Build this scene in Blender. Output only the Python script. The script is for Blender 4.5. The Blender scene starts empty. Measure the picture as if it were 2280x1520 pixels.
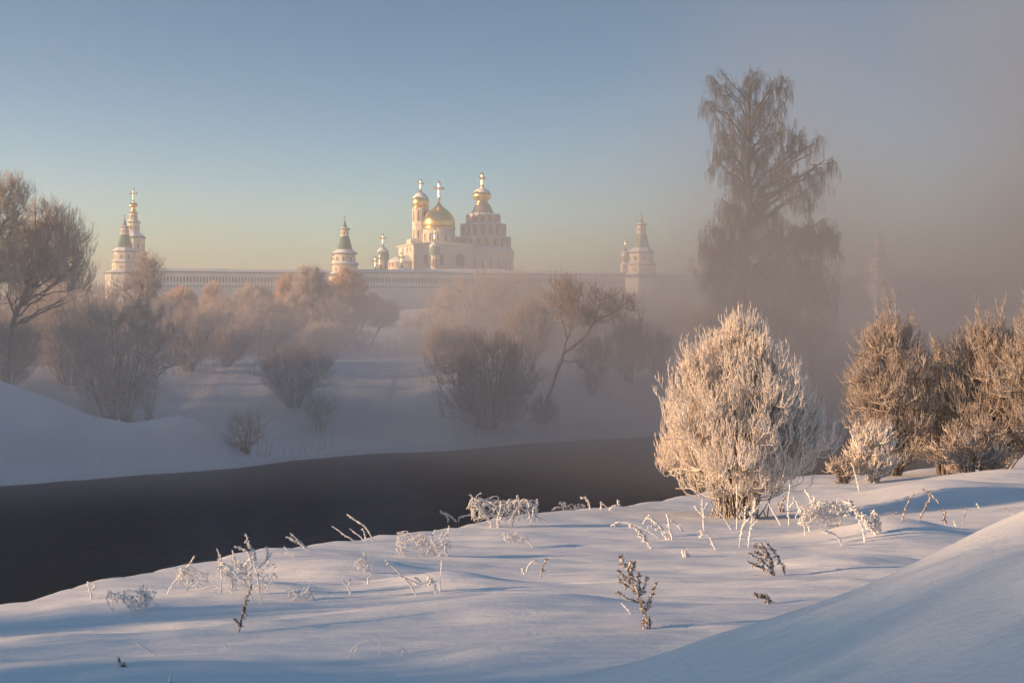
import bpy, math, random
import numpy as np
C = bpy.context.scene.collection
F = 3167.0; CX = 1140.0; HY = 735.0; ZC = 6.2
rs = np.random.RandomState
SUN_EL = 11.0; SUN_DY = 0.2

# ------------------------------------------------------------------ noise and terrain
def _hash(ix, iy, s):
    n = (ix.astype(np.int64) * 374761393 + iy.astype(np.int64) * 668265263 + s * 982451653) & 0xFFFFFFFF
    n = ((n ^ (n >> 13)) * 1274126177) & 0xFFFFFFFF
    n = n ^ (n >> 16)
    return (n & 0xFFFF) / 65535.0
def vnoise(x, y, s=0):
    ix = np.floor(x); iy = np.floor(y); fx = x - ix; fy = y - iy
    fx = fx * fx * fx * (fx * (fx * 6 - 15) + 10); fy = fy * fy * fy * (fy * (fy * 6 - 15) + 10)
    a = _hash(ix, iy, s); b = _hash(ix + 1, iy, s); c = _hash(ix, iy + 1, s); d = _hash(ix + 1, iy + 1, s)
    return (a * (1 - fx) + b * fx) * (1 - fy) + (c * (1 - fx) + d * fx) * fy - 0.5
def fbm(x, y, s=0, o=4, g=0.5):
    t = 0; a = 1.0
    for i in range(o):
        t = t + a * vnoise(x, y, s + i); x = x * 2.03 + 5.1; y = y * 2.03 + 1.7; a *= g
    return t
def sst(a, b, x):
    t = np.clip((x - a) / (b - a), 0, 1); return t * t * (3 - 2 * t)

NS_X = [-600, -150, -60, -34, -20, -8, -5, -2, 0, 4, 8, 12, 16, 30, 80, 200, 900]
NS_Y = [-200, -20, 10, 12, 10, 14.5, 18.5, 27, 31.5, 39, 45, 49, 53, 66, 90, 125, 300]
FS_X = [-600, -150, -60, -32, -20.3, -12.3, -10.5, -7, -3.2, 1.5, 9, 22.5, 40, 80, 200, 900]
FS_Y = [-120, 22, 35, 45, 56.4, 64.2, 67.5, 71.4, 73.6, 78.5, 84.3, 95, 108, 128, 165, 345]
_cp = [(0,1520,7.5),(500,1520,7.5),(1140,1520,7.5),(1440,1395,9),(540,1405,9.5),(0,1410,11),(0,1378,12.4),(380,1332,13.5),
       (900,1300,13.5),(1200,1280,15),(1700,1280,14),(1500,1230,18),(1200,1190,20),(1930,1190,20),(1640,1150,28),(1640,1180,23),
       (2100,1150,24),(2000,1078,36),(2280,1062,40),(2280,1100,29),(900,1203,20),(1200,1141,26.5),(1530,1112,32),(640,1240,16.5),
       (1850,1066,37.5),(1360,1135,28.5),(200,1338,13.2),(2280,1230,17),(1000,1172,23.5)]
_pts = [((px - CX) / F * Y, Y, ZC - (py - HY) / F * Y) for px, py, Y in _cp]
_pts += [(0, 0, 4.45), (0, -8, 4.6), (-8, 5, 4.2), (-14, -4, 4.1), (10, 5, 4.9), (12, 16, 4.4), (20, 28, 3.6), (25, 0, 5.5), (22, 45, 2.4),
         (-25, -15, 4.2), (-12, -20, 4.8), (15, -20, 5.6), (35, 30, 4.5), (40, 55, 3.0)]
_P = np.array(_pts)
def _tk(r2):
    return np.where(r2 > 1e-9, 0.5 * r2 * np.log(np.maximum(r2, 1e-9)), 0)
_n = len(_P)
_A = np.zeros((_n + 3, _n + 3))
_A[:_n, :_n] = _tk((_P[:, None, 0] - _P[None, :, 0]) ** 2 + (_P[:, None, 1] - _P[None, :, 1]) ** 2) + np.eye(_n) * 0.6
_A[:_n, _n] = 1; _A[:_n, _n + 1:] = _P[:, :2]; _A[_n, :_n] = 1; _A[_n + 1:, :_n] = _P[:, :2].T
_W = np.linalg.solve(_A, np.concatenate([_P[:, 2], [0, 0, 0]]))
def tps(X, Y):
    o = _W[_n] + _W[_n + 1] * X + _W[_n + 2] * Y
    for i in range(_n):
        o = o + _W[i] * _tk((X - _P[i, 0]) ** 2 + (Y - _P[i, 1]) ** 2)
    return o
# drifts: px, py, Y, sx, sy, height
_dr = [(1985,1200,19.5,0.8,0.9,0.24),(1850,1262,15.2,0.75,0.7,0.17),(1010,1300,13.3,0.55,0.6,0.15),(1110,1375,10.3,0.75,0.5,0.14),
       (560,1330,12.9,0.8,0.6,0.12),(250,1345,12.3,0.7,0.5,0.09),(1560,1190,22.5,1.4,0.8,0.12),(2080,1095,31,1.6,1.3,0.28),
       (760,1265,15.3,0.8,0.6,0.12),(1230,1460,8.2,0.6,0.4,0.10),(2230,1080,35,2.0,2.0,0.35)]
def H(X, Y):
    X = np.asarray(X, float); Y = np.asarray(Y, float)
    Xc = np.clip(X, -40, 50); Yc = np.clip(Y, -25, 62)
    near = np.clip(tps(Xc, Yc), 1.2, 7.0)
    far_ = sst(40, 120, np.hypot(X - Xc, Y - Yc) + 30)
    near = near * (1 - far_) + 4.5 * far_
    for px, py, Yd, sx, sy, h in _dr:
        xd = (px - CX) / F * Yd
        dx = (X - xd) / sx; dy = (Y - Yd) / sy
        near = near + h * np.exp(-(dx * dx + dy * dy) * 0.8)
    # the big near drift
    A = 0.30 + 0.29 * np.log1p(np.exp((X - 0.35) * 2.2)) / 2.2 * 1.25
    A = np.minimum(A * sst(-1.4, 0.9, X), 1.5)
    dY = Y - 5.6 - 0.15 * (X - 1)
    M = A * np.where(dY > 0, np.exp(-(dY / 1.5) ** 2), np.exp(-(dY / 4.2) ** 2))
    near = near + M * (1 + .10 * vnoise(X * .9 + Y * .3, Y * .8, 61))
    near = near + 0.06 * fbm(X * 0.3, Y * 0.6, 3, 3) * sst(2, 6, Y)
    near = near + 0.05 * fbm(X * 0.8 + 0.3 * Y, Y * 1.9, 7, 3)
    rip = fbm(X * 1.3 + Y * 0.5, Y * 6.5 - X * 1.2, 11, 3)
    near = near + 0.015 * rip * (0.4 + sst(-0.1, 0.3, vnoise(X * 0.4, Y * 0.5, 21))) * np.exp(-np.maximum(Y - 10, 0) / 20)
    yn = np.interp(X, NS_X, NS_Y)
    dn = (yn - Y) * 0.6
    near = near * sst(0, 3.6, dn) ** 0.75 - 0.9 * (1 - sst(-1.5, 0.2, dn))
    # far side
    yf = np.interp(X, FS_X, FS_Y)
    yf = yf + 0.8 * fbm(X * 0.25, X * 0 + 3.3, 31, 3) + 0.35 * fbm(X * 1.3, X * 0 + 7.7, 35, 3)
    d = (Y - yf) * 0.72
    sh = np.interp(X, [-34, -19, -3, 20], [9, 9, 0, 3])
    bank = 0.32 + 3.9 * sst(-1.5 + sh, 16.5 + sh, d + 2.2 * fbm(X * 0.12, Y * 0.12, 41, 3)) * (0.93 + 0.1 * vnoise(X * .03, Y * .03, 43))
    bank = bank + 0.13 * fbm(X * 0.2, Y * 0.16, 45, 4) * sst(0, 5, d)
    R = np.interp(X, [-60, -30, -23.8, -20.6, -19.2, -17.5, -15.4, -14.2, -12.7, -11.6], [4.6, 4.9, 4.4, 3.1, 2.35, 1.95, 2.25, 1.75, .5, 0])
    rd = Y - (yf + 7.5 + np.interp(X, [-24, -12], [1.5, -4.5]))
    spur = R * np.where(rd < 0, np.exp(-(rd / 6.2) ** 2), np.exp(-(rd / 4.2) ** 2)) * sst(-0.3, 2.5, d)
    bank = np.maximum(bank, spur) + 0.25 * np.minimum(bank, spur) * sst(0, 4, d) * 0
    mead = 0.25 * fbm(X * 0.05, Y * 0.05, 51, 3)
    hill = sst(205, 385, Y) * 7.8 + sst(500, 2400, Y) * 6
    farz = bank + mead * sst(10, 30, d) + hill
    farz = np.where(d > 0, farz, 0)
    farz = farz * sst(-0.05, 0.35, d) ** 0.5 - 0.9 * (1 - sst(-0.8, 0.05, d))
    mid = (yn + yf) / 2
    return np.where(Y < mid, near, farz)

def ground_at(px, py, y0=4.5, y1=260):
    Ys = np.exp(np.linspace(math.log(y0), math.log(y1), 6000))
    X = (px - CX) / F * Ys; Z = ZC - (py - HY) / F * Ys
    h = np.maximum(H(X, Ys), 0)
    i = np.argmax(h >= Z)
    if h[i] < Z[i]: i = len(Ys) - 1
    return float(X[i]), float(Ys[i]), float(h[i])

# ------------------------------------------------------------------ materials
def mat(name):
    m = bpy.data.materials.new(name); m.use_nodes = True
    nt = m.node_tree
    return m, nt, nt.nodes['Principled BSDF']
def setc(b, c, rough=0.6, metal=0, spec=0.3):
    b.inputs['Base Color'].default_value = (*c, 1); b.inputs['Roughness'].default_value = rough
    b.inputs['Metallic'].default_value = metal; b.inputs['Specular IOR Level'].default_value = spec
def noise_mix(nt, b, c1, c2, scale, lo=0.4, hi=0.6, detail=4, vec=None):
    tc = nt.nodes.new('ShaderNodeTexCoord'); no = nt.nodes.new('ShaderNodeTexNoise')
    no.inputs['Scale'].default_value = scale; no.inputs['Detail'].default_value = detail
    src = tc.outputs['Object']
    if vec:
        mp = nt.nodes.new('ShaderNodeMapping'); mp.inputs['Scale'].default_value = vec
        nt.links.new(src, mp.inputs['Vector']); src = mp.outputs['Vector']
    nt.links.new(src, no.inputs['Vector'])
    r = nt.nodes.new('ShaderNodeValToRGB'); r.color_ramp.elements[0].position = lo; r.color_ramp.elements[1].position = hi
    r.color_ramp.elements[0].color = (*c1, 1); r.color_ramp.elements[1].color = (*c2, 1)
    nt.links.new(no.outputs['Fac'], r.inputs['Fac']); nt.links.new(r.outputs['Color'], b.inputs['Base Color'])
    return no
def bump(nt, b, src, strength, dist):
    bp = nt.nodes.new('ShaderNodeBump'); bp.inputs['Strength'].default_value = strength; bp.inputs['Distance'].default_value = dist
    nt.links.new(src, bp.inputs['Height']); nt.links.new(bp.outputs['Normal'], b.inputs['Normal'])
def simple(name, c1, c2, scale, rough=0.7, lo=.35, hi=.65, metal=0, spec=.3, b_=None):
    m, nt, b = mat(name); setc(b, c1, rough, metal, spec)
    no = noise_mix(nt, b, c1, c2, scale, lo, hi)
    if b_: bump(nt, b, no.outputs['Fac'], *b_)
    return m
M = {}
M['frost'] = simple('frost', (.94, .88, .83), (.80, .70, .62), 7, .65, .30, .72)
M['frost_weed'] = simple('frost_weed', (.84, .84, .86), (.62, .58, .56), 30, .6, .45, .75)
M['weed_brown'] = simple('weed_brown', (.70, .68, .68), (.16, .10, .07), 45, .8, .42, .58)
M['twig_pale'] = simple('twig_pale', (.76, .67, .60), (.52, .43, .37), 2, .8)
M['twig_sunlit'] = simple('twig_sunlit', (.86, .66, .46), (.66, .45, .29), 1.2, .8)  # golden sunlight on the frosted twigs painted into their colour
M['twig_dim'] = simple('twig_dim', (.72, .63, .56), (.46, .38, .34), 2, .85)
M['twig_dark'] = simple('twig_dark', (.13, .14, .17), (.07, .075, .09), 3, .85)  # shade and veil of the mist put into the birch twig colour
M['twig_brown'] = simple('twig_brown', (.50, .42, .37), (.27, .22, .19), 3, .85)
M['twig_frosty'] = simple('twig_frosty', (.66, .58, .52), (.34, .28, .25), 4, .8)
M['bark'] = simple('bark', (.10, .065, .045), (.34, .27, .23), 14, .9, .35, .75, b_=(.6, .02))
M['bark_far'] = simple('bark_far', (.09, .07, .06), (.26, .22, .20), 5, .9, .35, .8)
M['stucco'] = simple('stucco', (.80, .71, .59), (.68, .59, .48), .35, .85)
M['stucco_warm'] = simple('stucco_warm', (.80, .68, .56), (.66, .52, .41), .4, .85)
M['wall_white'] = simple('wall_white', (.78, .76, .72), (.62, .60, .58), .15, .9)
M['green_roof'] = simple('green_roof', (.035, .115, .085), (.055, .16, .11), .8, .6)
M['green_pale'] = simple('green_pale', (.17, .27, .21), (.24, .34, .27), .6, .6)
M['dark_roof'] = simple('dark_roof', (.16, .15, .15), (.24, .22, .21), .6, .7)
M['tier_stone'] = simple('tier_stone', (.62, .52, .43), (.42, .36, .31), .7, .8)
M['snow_cap'] = simple('snow_cap', (.86, .87, .9), (.8, .81, .85), .3, .7)
M['dark_open'] = simple('dark_open', (.10, .085, .08), (.16, .13, .12), 1, .8)
M['eave'] = simple('eave', (.10, .09, .085), (.16, .13, .11), 1, .8)
M['gold'] = simple('gold', (1.0, .66, .22), (.95, .58, .18), .5, .28, metal=1, spec=.5)
M['gold_glint'] = simple('gold_glint', (1.0, .90, .70), (1.0, .86, .62), .5, .34, metal=1, spec=.5)  # paler than the dome gold: the sun's glint is put into the colour
M['pole'] = simple('pole', (.22, .2, .19), (.32, .3, .28), 1, .8)
M['board'] = simple('board', (.78, .79, .82), (.7, .72, .76), 1.5, .6)

def snow_material():
    m, nt, b = mat('snow'); setc(b, (.86, .87, .89), .55, 0, .25)
    noise_mix(nt, b, (.82, .82, .84), (.74, .75, .79), .5, .35, .7)
    tc = nt.nodes.new('ShaderNodeTexCoord')
    def nz(scale, vec, det=3):
        mp = nt.nodes.new('ShaderNodeMapping'); mp.inputs['Scale'].default_value = vec
        nt.links.new(tc.outputs['Object'], mp.inputs['Vector'])
        n = nt.nodes.new('ShaderNodeTexNoise'); n.inputs['Scale'].default_value = scale; n.inputs['Detail'].default_value = det
        nt.links.new(mp.outputs['Vector'], n.inputs['Vector']); return n.outputs['Fac']
    def bp(h, st, dist, prev=None):
        q = nt.nodes.new('ShaderNodeBump'); q.inputs['Strength'].default_value = st; q.inputs['Distance'].default_value = dist
        nt.links.new(h, q.inputs['Height'])
        if prev: nt.links.new(prev, q.inputs['Normal'])
        return q.outputs['Normal']
    n1 = bp(nz(3.2, (.6, 2.6, 1), 4), .55, .04)
    n2 = bp(nz(28, (1, 1.6, 1), 3), .45, .010, n1)
    n3 = bp(nz(130, (1, 1, 1), 2), .5, .004, n2)
    nt.links.new(n3, b.inputs['Normal'])
    return m
M['snow'] = snow_material()
def water_material():
    m, nt, b = mat('water'); nt.nodes.remove(b)
    tc = nt.nodes.new('ShaderNodeTexCoord'); mp = nt.nodes.new('ShaderNodeMapping')
    mp.inputs['Scale'].default_value = (.5, 1.6, 1); mp.inputs['Rotation'].default_value = (0, 0, -.25)
    nt.links.new(tc.outputs['Object'], mp.inputs['Vector'])
    n = nt.nodes.new('ShaderNodeTexNoise'); n.inputs['Scale'].default_value = 2.4; n.inputs['Detail'].default_value = 5
    nt.links.new(mp.outputs['Vector'], n.inputs['Vector'])
    n2 = nt.nodes.new('ShaderNodeTexNoise'); n2.inputs['Scale'].default_value = .12; n2.inputs['Detail'].default_value = 2
    nt.links.new(tc.outputs['Object'], n2.inputs['Vector'])
    mu = nt.nodes.new('ShaderNodeMath'); mu.operation = 'MULTIPLY'
    nt.links.new(n.outputs['Fac'], mu.inputs[0]); nt.links.new(n2.outputs['Fac'], mu.inputs[1])
    bp = nt.nodes.new('ShaderNodeBump'); bp.inputs['Strength'].default_value = .55; bp.inputs['Distance'].default_value = .12
    nt.links.new(mu.outputs[0], bp.inputs['Height'])
    d = nt.nodes.new('ShaderNodeBsdfDiffuse'); d.inputs['Color'].default_value = (.004, .008, .012, 1)
    g = nt.nodes.new('ShaderNodeBsdfGlossy'); g.inputs['Roughness'].default_value = .10; g.inputs['Color'].default_value = (.24, .29, .36, 1)
    fr = nt.nodes.new('ShaderNodeFresnel'); fr.inputs['IOR'].default_value = 1.22
    mx = nt.nodes.new('ShaderNodeMixShader')
    for q in (d, g, fr): nt.links.new(bp.outputs['Normal'], q.inputs['Normal'])
    nt.links.new(fr.outputs[0], mx.inputs[0]); nt.links.new(d.outputs[0], mx.inputs[1]); nt.links.new(g.outputs[0], mx.inputs[2])
    nt.links.new(mx.outputs[0], nt.nodes['Material Output'].inputs['Surface'])
    return m
M['water'] = water_material()

# ------------------------------------------------------------------ mesh helpers
def fast_mesh(name, V, Fq, mats, mi=None, smooth=True):
    me = bpy.data.meshes.new(name)
    V = np.asarray(V, np.float32); Fq = np.asarray(Fq, np.int32)
    k = Fq.shape[1]
    me.vertices.add(len(V)); me.vertices.foreach_set('co', V.ravel())
    me.loops.add(Fq.size); me.loops.foreach_set('vertex_index', Fq.ravel())
    me.polygons.add(len(Fq)); me.polygons.foreach_set('loop_start', np.arange(0, Fq.size, k, dtype=np.int32))
    me.polygons.foreach_set('use_smooth', np.full(len(Fq), smooth))
    for m in mats: me.materials.append(m)
    if mi is not None: me.polygons.foreach_set('material_index', np.asarray(mi, np.int32))
    me.update(calc_edges=True); me.validate()
    return me
def link(name, me, parent=None, loc=None):
    o = bpy.data.objects.new(name, me); C.objects.link(o)
    if parent: o.parent = parent
    if loc is not None: o.location = loc
    return o
def tag(o, label=None, cat=None, group=None, kind=None):
    if label: o['label'] = label
    if cat: o['category'] = cat
    if group: o['group'] = group
    if kind: o['kind'] = kind
    return o
def thing(name, label, cat, loc, group=None):
    o = bpy.data.objects.new(name, None); C.objects.link(o); o.location = loc; o.empty_display_size = .3
    return tag(o, label, cat, group)
def nrm(v): return v / np.maximum(np.linalg.norm(v, axis=-1, keepdims=True), 1e-9)
class Tubes:
    def __init__(s): s.V = []; s.F = []; s.n = 0
    def add(s, P, R, sides=3):
        P = np.asarray(P, float); R = np.asarray(R, float)
        if P.ndim == 2: P = P[None]; R = R[None]
        n, k, _ = P.shape
        T = nrm(np.gradient(P, axis=1))
        d = nrm(P[:, -1] - P[:, 0])
        ref = np.where(np.abs(d[:, 2:3]) > .8, np.array([[1., .2, 0]]), np.array([[.1, .2, 1.]]))
        A = nrm(np.cross(T, ref[:, None, :])); B = np.cross(T, A)
        an = np.arange(sides) / sides * 2 * math.pi
        ring = P[:, :, None, :] + R[:, :, None, None] * (A[:, :, None, :] * np.cos(an)[None, None, :, None] + B[:, :, None, :] * np.sin(an)[None, None, :, None])
        s.V.append(ring.reshape(-1, 3))
        i = np.arange(n)[:, None, None] * k * sides + np.arange(k - 1)[None, :, None] * sides
        j = np.arange(sides)[None, None, :]; j2 = (j + 1) % sides
        q = np.stack([i + j, i + j2, i + sides + j2, i + sides + j], -1).reshape(-1, 4) + s.n
        s.F.append(q); s.n += n * k * sides
        return s
    def mesh(s, name, m):
        return fast_mesh(name, np.concatenate(s.V), np.concatenate(s.F), [m])
def bez(a, c, b, k):
    t = np.linspace(0, 1, k)[None, :, None]
    return (1 - t) ** 2 * a[:, None] + 2 * t * (1 - t) * c[:, None] + t * t * b[:, None]
def rvec(r, n): return nrm(r.normal(size=(n, 3)))

def twigs_on(r, P, ntw, ln, up, rad, k=3, spread=.8, u0=.25, droop=False):
    """short upturned twigs leaving the curves P (n,k,3)"""
    n, kk, _ = P.shape
    u = r.uniform(u0, 1, (n, ntw)) * (kk - 1.001)
    i = np.floor(u).astype(int); f = (u - i)[..., None]
    idx = np.arange(n)[:, None]
    s = (P[idx, i] * (1 - f) + P[idx, i + 1] * f).reshape(-1, 3)
    t = nrm(P[idx, i + 1] - P[idx, i]).reshape(-1, 3)
    m = len(s)
    L = (ln * r.uniform(.45, 1.25, m))[:, None]
    if droop:
        d0 = nrm(t * .4 + rvec(r, m) * .6 + np.array([0, 0, -.15]))
        e = s + d0 * L * .22 + np.array([0, 0, -1.]) * L * .9
        c = s + d0 * L * .35
    else:
        d0 = nrm(t * .9 + rvec(r, m) * spread)
        e = s + nrm(d0 + np.array([0, 0, up])) * L
        c = s + d0 * L * .5
    Q = bez(s, c, e, k)
    R = np.repeat(np.linspace(rad, rad * .6, k)[None], m, 0)
    return Q, R

def blobs_sample(r, blobs, n):
    v = np.array([b[3] * b[4] * b[5] for b in blobs]); v = v / v.sum()
    w = r.choice(len(blobs), n, p=v)
    B = np.array(blobs)[w]
    rad = r.uniform(0, 1, n) ** .42
    return B[:, :3] + rvec(r, n) * rad[:, None] * B[:, 3:6]

def crown(r, tb, skel, targets, up, r0, r1, k=5, droopy=False, tw=((5, .3, .8, .01),), pen=1.5):
    S = np.concatenate([p for p in skel]); 
    D = np.linalg.norm(targets[:, None] - S[None], axis=2) + pen * np.maximum(0, S[None, :, 2] - targets[:, None, 2])
    j = D.argmin(1); s = S[j]; d = targets - s
    L = np.linalg.norm(d, axis=1, keepdims=True)
    if droopy:
        c = s + d * .5 + np.array([0, 0, .30]) * L
    else:
        c = s + d * np.array([.62, .62, .62 - .42 * up]) + rvec(r, len(s)) * L * .08
    P = bez(s, c, targets, k)
    P[:, 1:-1] += r.normal(size=P[:, 1:-1].shape) * L[:, :, None] * .02
    tb.add(P, np.repeat(np.linspace(r0, r1, k)[None], len(P), 0), 3)
    for (n, ln, u, rad) in tw:
        Q, R = twigs_on(r, P, n, ln, u, rad, 4 if droopy and u < 0 else 3, droop=(u < 0))
        tb.add(Q, R, 3); P = Q
    return tb

def limb(a, b, r, k=7, bend=.12, lift=.2):
    a = np.array(a, float); b = np.array(b, float); L = np.linalg.norm(b - a)
    c = a + (b - a) * np.array([.35, .35, .35 + lift]) + r.normal(size=3) * L * bend * .5
    P = bez(a[None], c[None], b[None], k)[0]
    P[1:-1] += r.normal(size=(k - 2, 3)) * L * .018
    return P

def prof_r(prof, z): return np.interp(z, [p[0] for p in prof], [p[1] for p in prof])
BUSH = [(0, .05), (.05, .15), (.10, .62), (.17, .92), (.30, 1), (.45, .96), (.58, .86), (.70, .72), (.82, .50), (.93, .26), (1, .08)]
FAN = [(0, .22), (.1, .38), (.3, .66), (.5, .88), (.7, 1), (.85, .92), (.95, .7), (1, .4)]
THICK = [(0, .6), (.2, .85), (.5, 1), (.75, .9), (.9, .6), (1, .25)]
ROUND = [(0, .05), (.08, .4), (.2, .75), (.4, 1), (.6, 1), (.8, .8), (.93, .5), (1, .15)]

def make_shrub(seed, h, w, prof, nl, nb, tw, rad_l, rad_b, up=.7, fork=True, lean=(0, 0), lump=.18, inner=.4):
    """returns (stem tubes, twig tubes)"""
    r = rs(seed)
    st = Tubes(); tb = Tubes(); skel = []
    for i in range(nl):
        a = i / nl * 2 * math.pi + r.uniform(-.3, .3); zf = r.uniform(.45, .9)
        rr = prof_r(prof, zf) * w * r.uniform(.15, .72)
        e = np.array([math.cos(a) * rr + lean[0] * zf * h, math.sin(a) * rr + lean[1] * zf * h, zf * h])
        b0 = np.array([math.cos(a), math.sin(a), 0]) * w * (.05 if prof is BUSH else .16)
        P = limb(b0, e, r, 8, .1, .12); skel.append(P)
        st.add(P, np.linspace(rad_l, rad_l * .35, 8), 5)
        for q in range(2):
            k0 = r.randint(2, 6); a2 = a + r.uniform(-1, 1); z2 = r.uniform(.2, .75)
            z2 = max(z2, P[k0][2] / h + .05); r2 = prof_r(prof, min(z2, 1)) * w * r.uniform(.5, .9)
            e2 = np.array([math.cos(a2) * r2 + lean[0] * z2 * h, math.sin(a2) * r2 + lean[1] * z2 * h, z2 * h])
            Q = limb(P[k0], e2, r, 6, .1, .0); skel.append(Q)
            st.add(Q, np.linspace(rad_l * .5, rad_l * .22, 6), 4)
    z = r.uniform(.06, 1, nb * 3) ** .9
    keep = (r.uniform(0, 1, len(z)) < (prof_r(prof, z) ** 1.3 + .06)) & ((z > .26) | (r.uniform(0, 1, len(z)) < (np.where(z < .15, .18, .45) if prof is BUSH else 1)))
    z = z[keep][:nb]; n = len(z)
    a = r.uniform(0, 2 * math.pi, n)
    lm = (1 + lump * (np.sin(a * 3 + z * 9 + seed) + np.sin(a * 5 - z * 13 + seed * 2)) * .5) * (1 if inner < .32 else r.uniform(.72, 1.22, n))
    rr = prof_r(prof, z) * w * lm * r.uniform(inner ** 2, 1, n) ** .5
    zz = z * h * (1 + (r.uniform(-.04, .05, n) if inner < .32 else r.uniform(-.14, .10, n)))
    ld = r.uniform(0, 1, n) < (.05 if prof is BUSH else .12); zz = zz * np.where(ld, r.uniform(1.0, 1.16, n), 1); rr = rr * np.where(ld, r.uniform(1.0, 1.3, n), 1)
    T = np.stack([np.cos(a) * rr + lean[0] * zz, np.sin(a) * rr + lean[1] * zz, zz], 1)
    crown(r, tb, skel, T, up, rad_b * 1.3, rad_b, 5, tw=tw)
    return st, tb

def place_plant(name, label, cat, loc, st, tb, m_st, m_tw, group=None, pn=('trunk', 'crown')):
    t = thing(name, label, cat, loc, group)
    if st: link(pn[0], st.mesh(pn[0], m_st), t)
    link(pn[1], tb.mesh(pn[1], m_tw), t)
    return t
def copy_tree(src, loc, label, rot=0, sc=(1, 1, 1), group=None):
    r = src.copy(); C.objects.link(r); r.location = loc; r.rotation_euler = (0, 0, rot); r.scale = sc; r['label'] = label
    if group: r['group'] = group
    for ch in src.children:
        c = ch.copy(); C.objects.link(c); c.parent = r
    return r
def at(px, Y, z=None):
    X = (px - CX) / F * Y
    return (X, Y, float(H(X, Y)) - .03 if z is None else z)
def zpy(py, Y): return ZC + (HY - py) / F * Y

# ------------------------------------------------------------------ ground, river
def warp(u, a, tot):   # symmetric spacing: fine near 0
    return np.sign(u) * a * np.sinh(np.abs(u) * math.asinh(tot / a))
def build_ground():
    xs = np.sort(np.concatenate([np.linspace(-4, 6, 240), -4 - np.expm1(np.linspace(0.002, 6.5, 330)) * 2.2, 6 + np.expm1(np.linspace(0.002, 6.4, 290)) * 2.4]))
    ys = np.concatenate([-np.expm1(np.linspace(6.0, .05, 60)) * 3, np.linspace(.2, 15, 260), 15 * np.exp(np.linspace(.006, 2.2, 430)), 15 * np.exp(np.linspace(2.23, 5.15, 170))])
    ys = np.sort(ys)
    X, Y = np.meshgrid(xs, ys)
    Z = H(X, Y)
    V = np.stack([X, Y, Z], -1).reshape(-1, 3)
    nx, ny = len(xs), len(ys)
    i = np.arange(ny - 1)[:, None] * nx + np.arange(nx - 1)[None]
    Fq = np.stack([i, i + 1, i + nx + 1, i + nx], -1).reshape(-1, 4)
    o = link('ground', fast_mesh('ground', V, Fq, [M['snow']])); tag(o, kind='structure')
    return xs[0], xs[-1], ys[0], ys[-1]
GX0, GX1, GY0, GY1 = build_ground()
def build_river():
    V = [(-1200, -900, 0), (1200, -900, 0), (1200, 460, 0), (-1200, 460, 0)]
    o = link('river', fast_mesh('river', V, [(0, 1, 2, 3)], [M['water']])); tag(o, kind='structure')
build_river()

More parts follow.
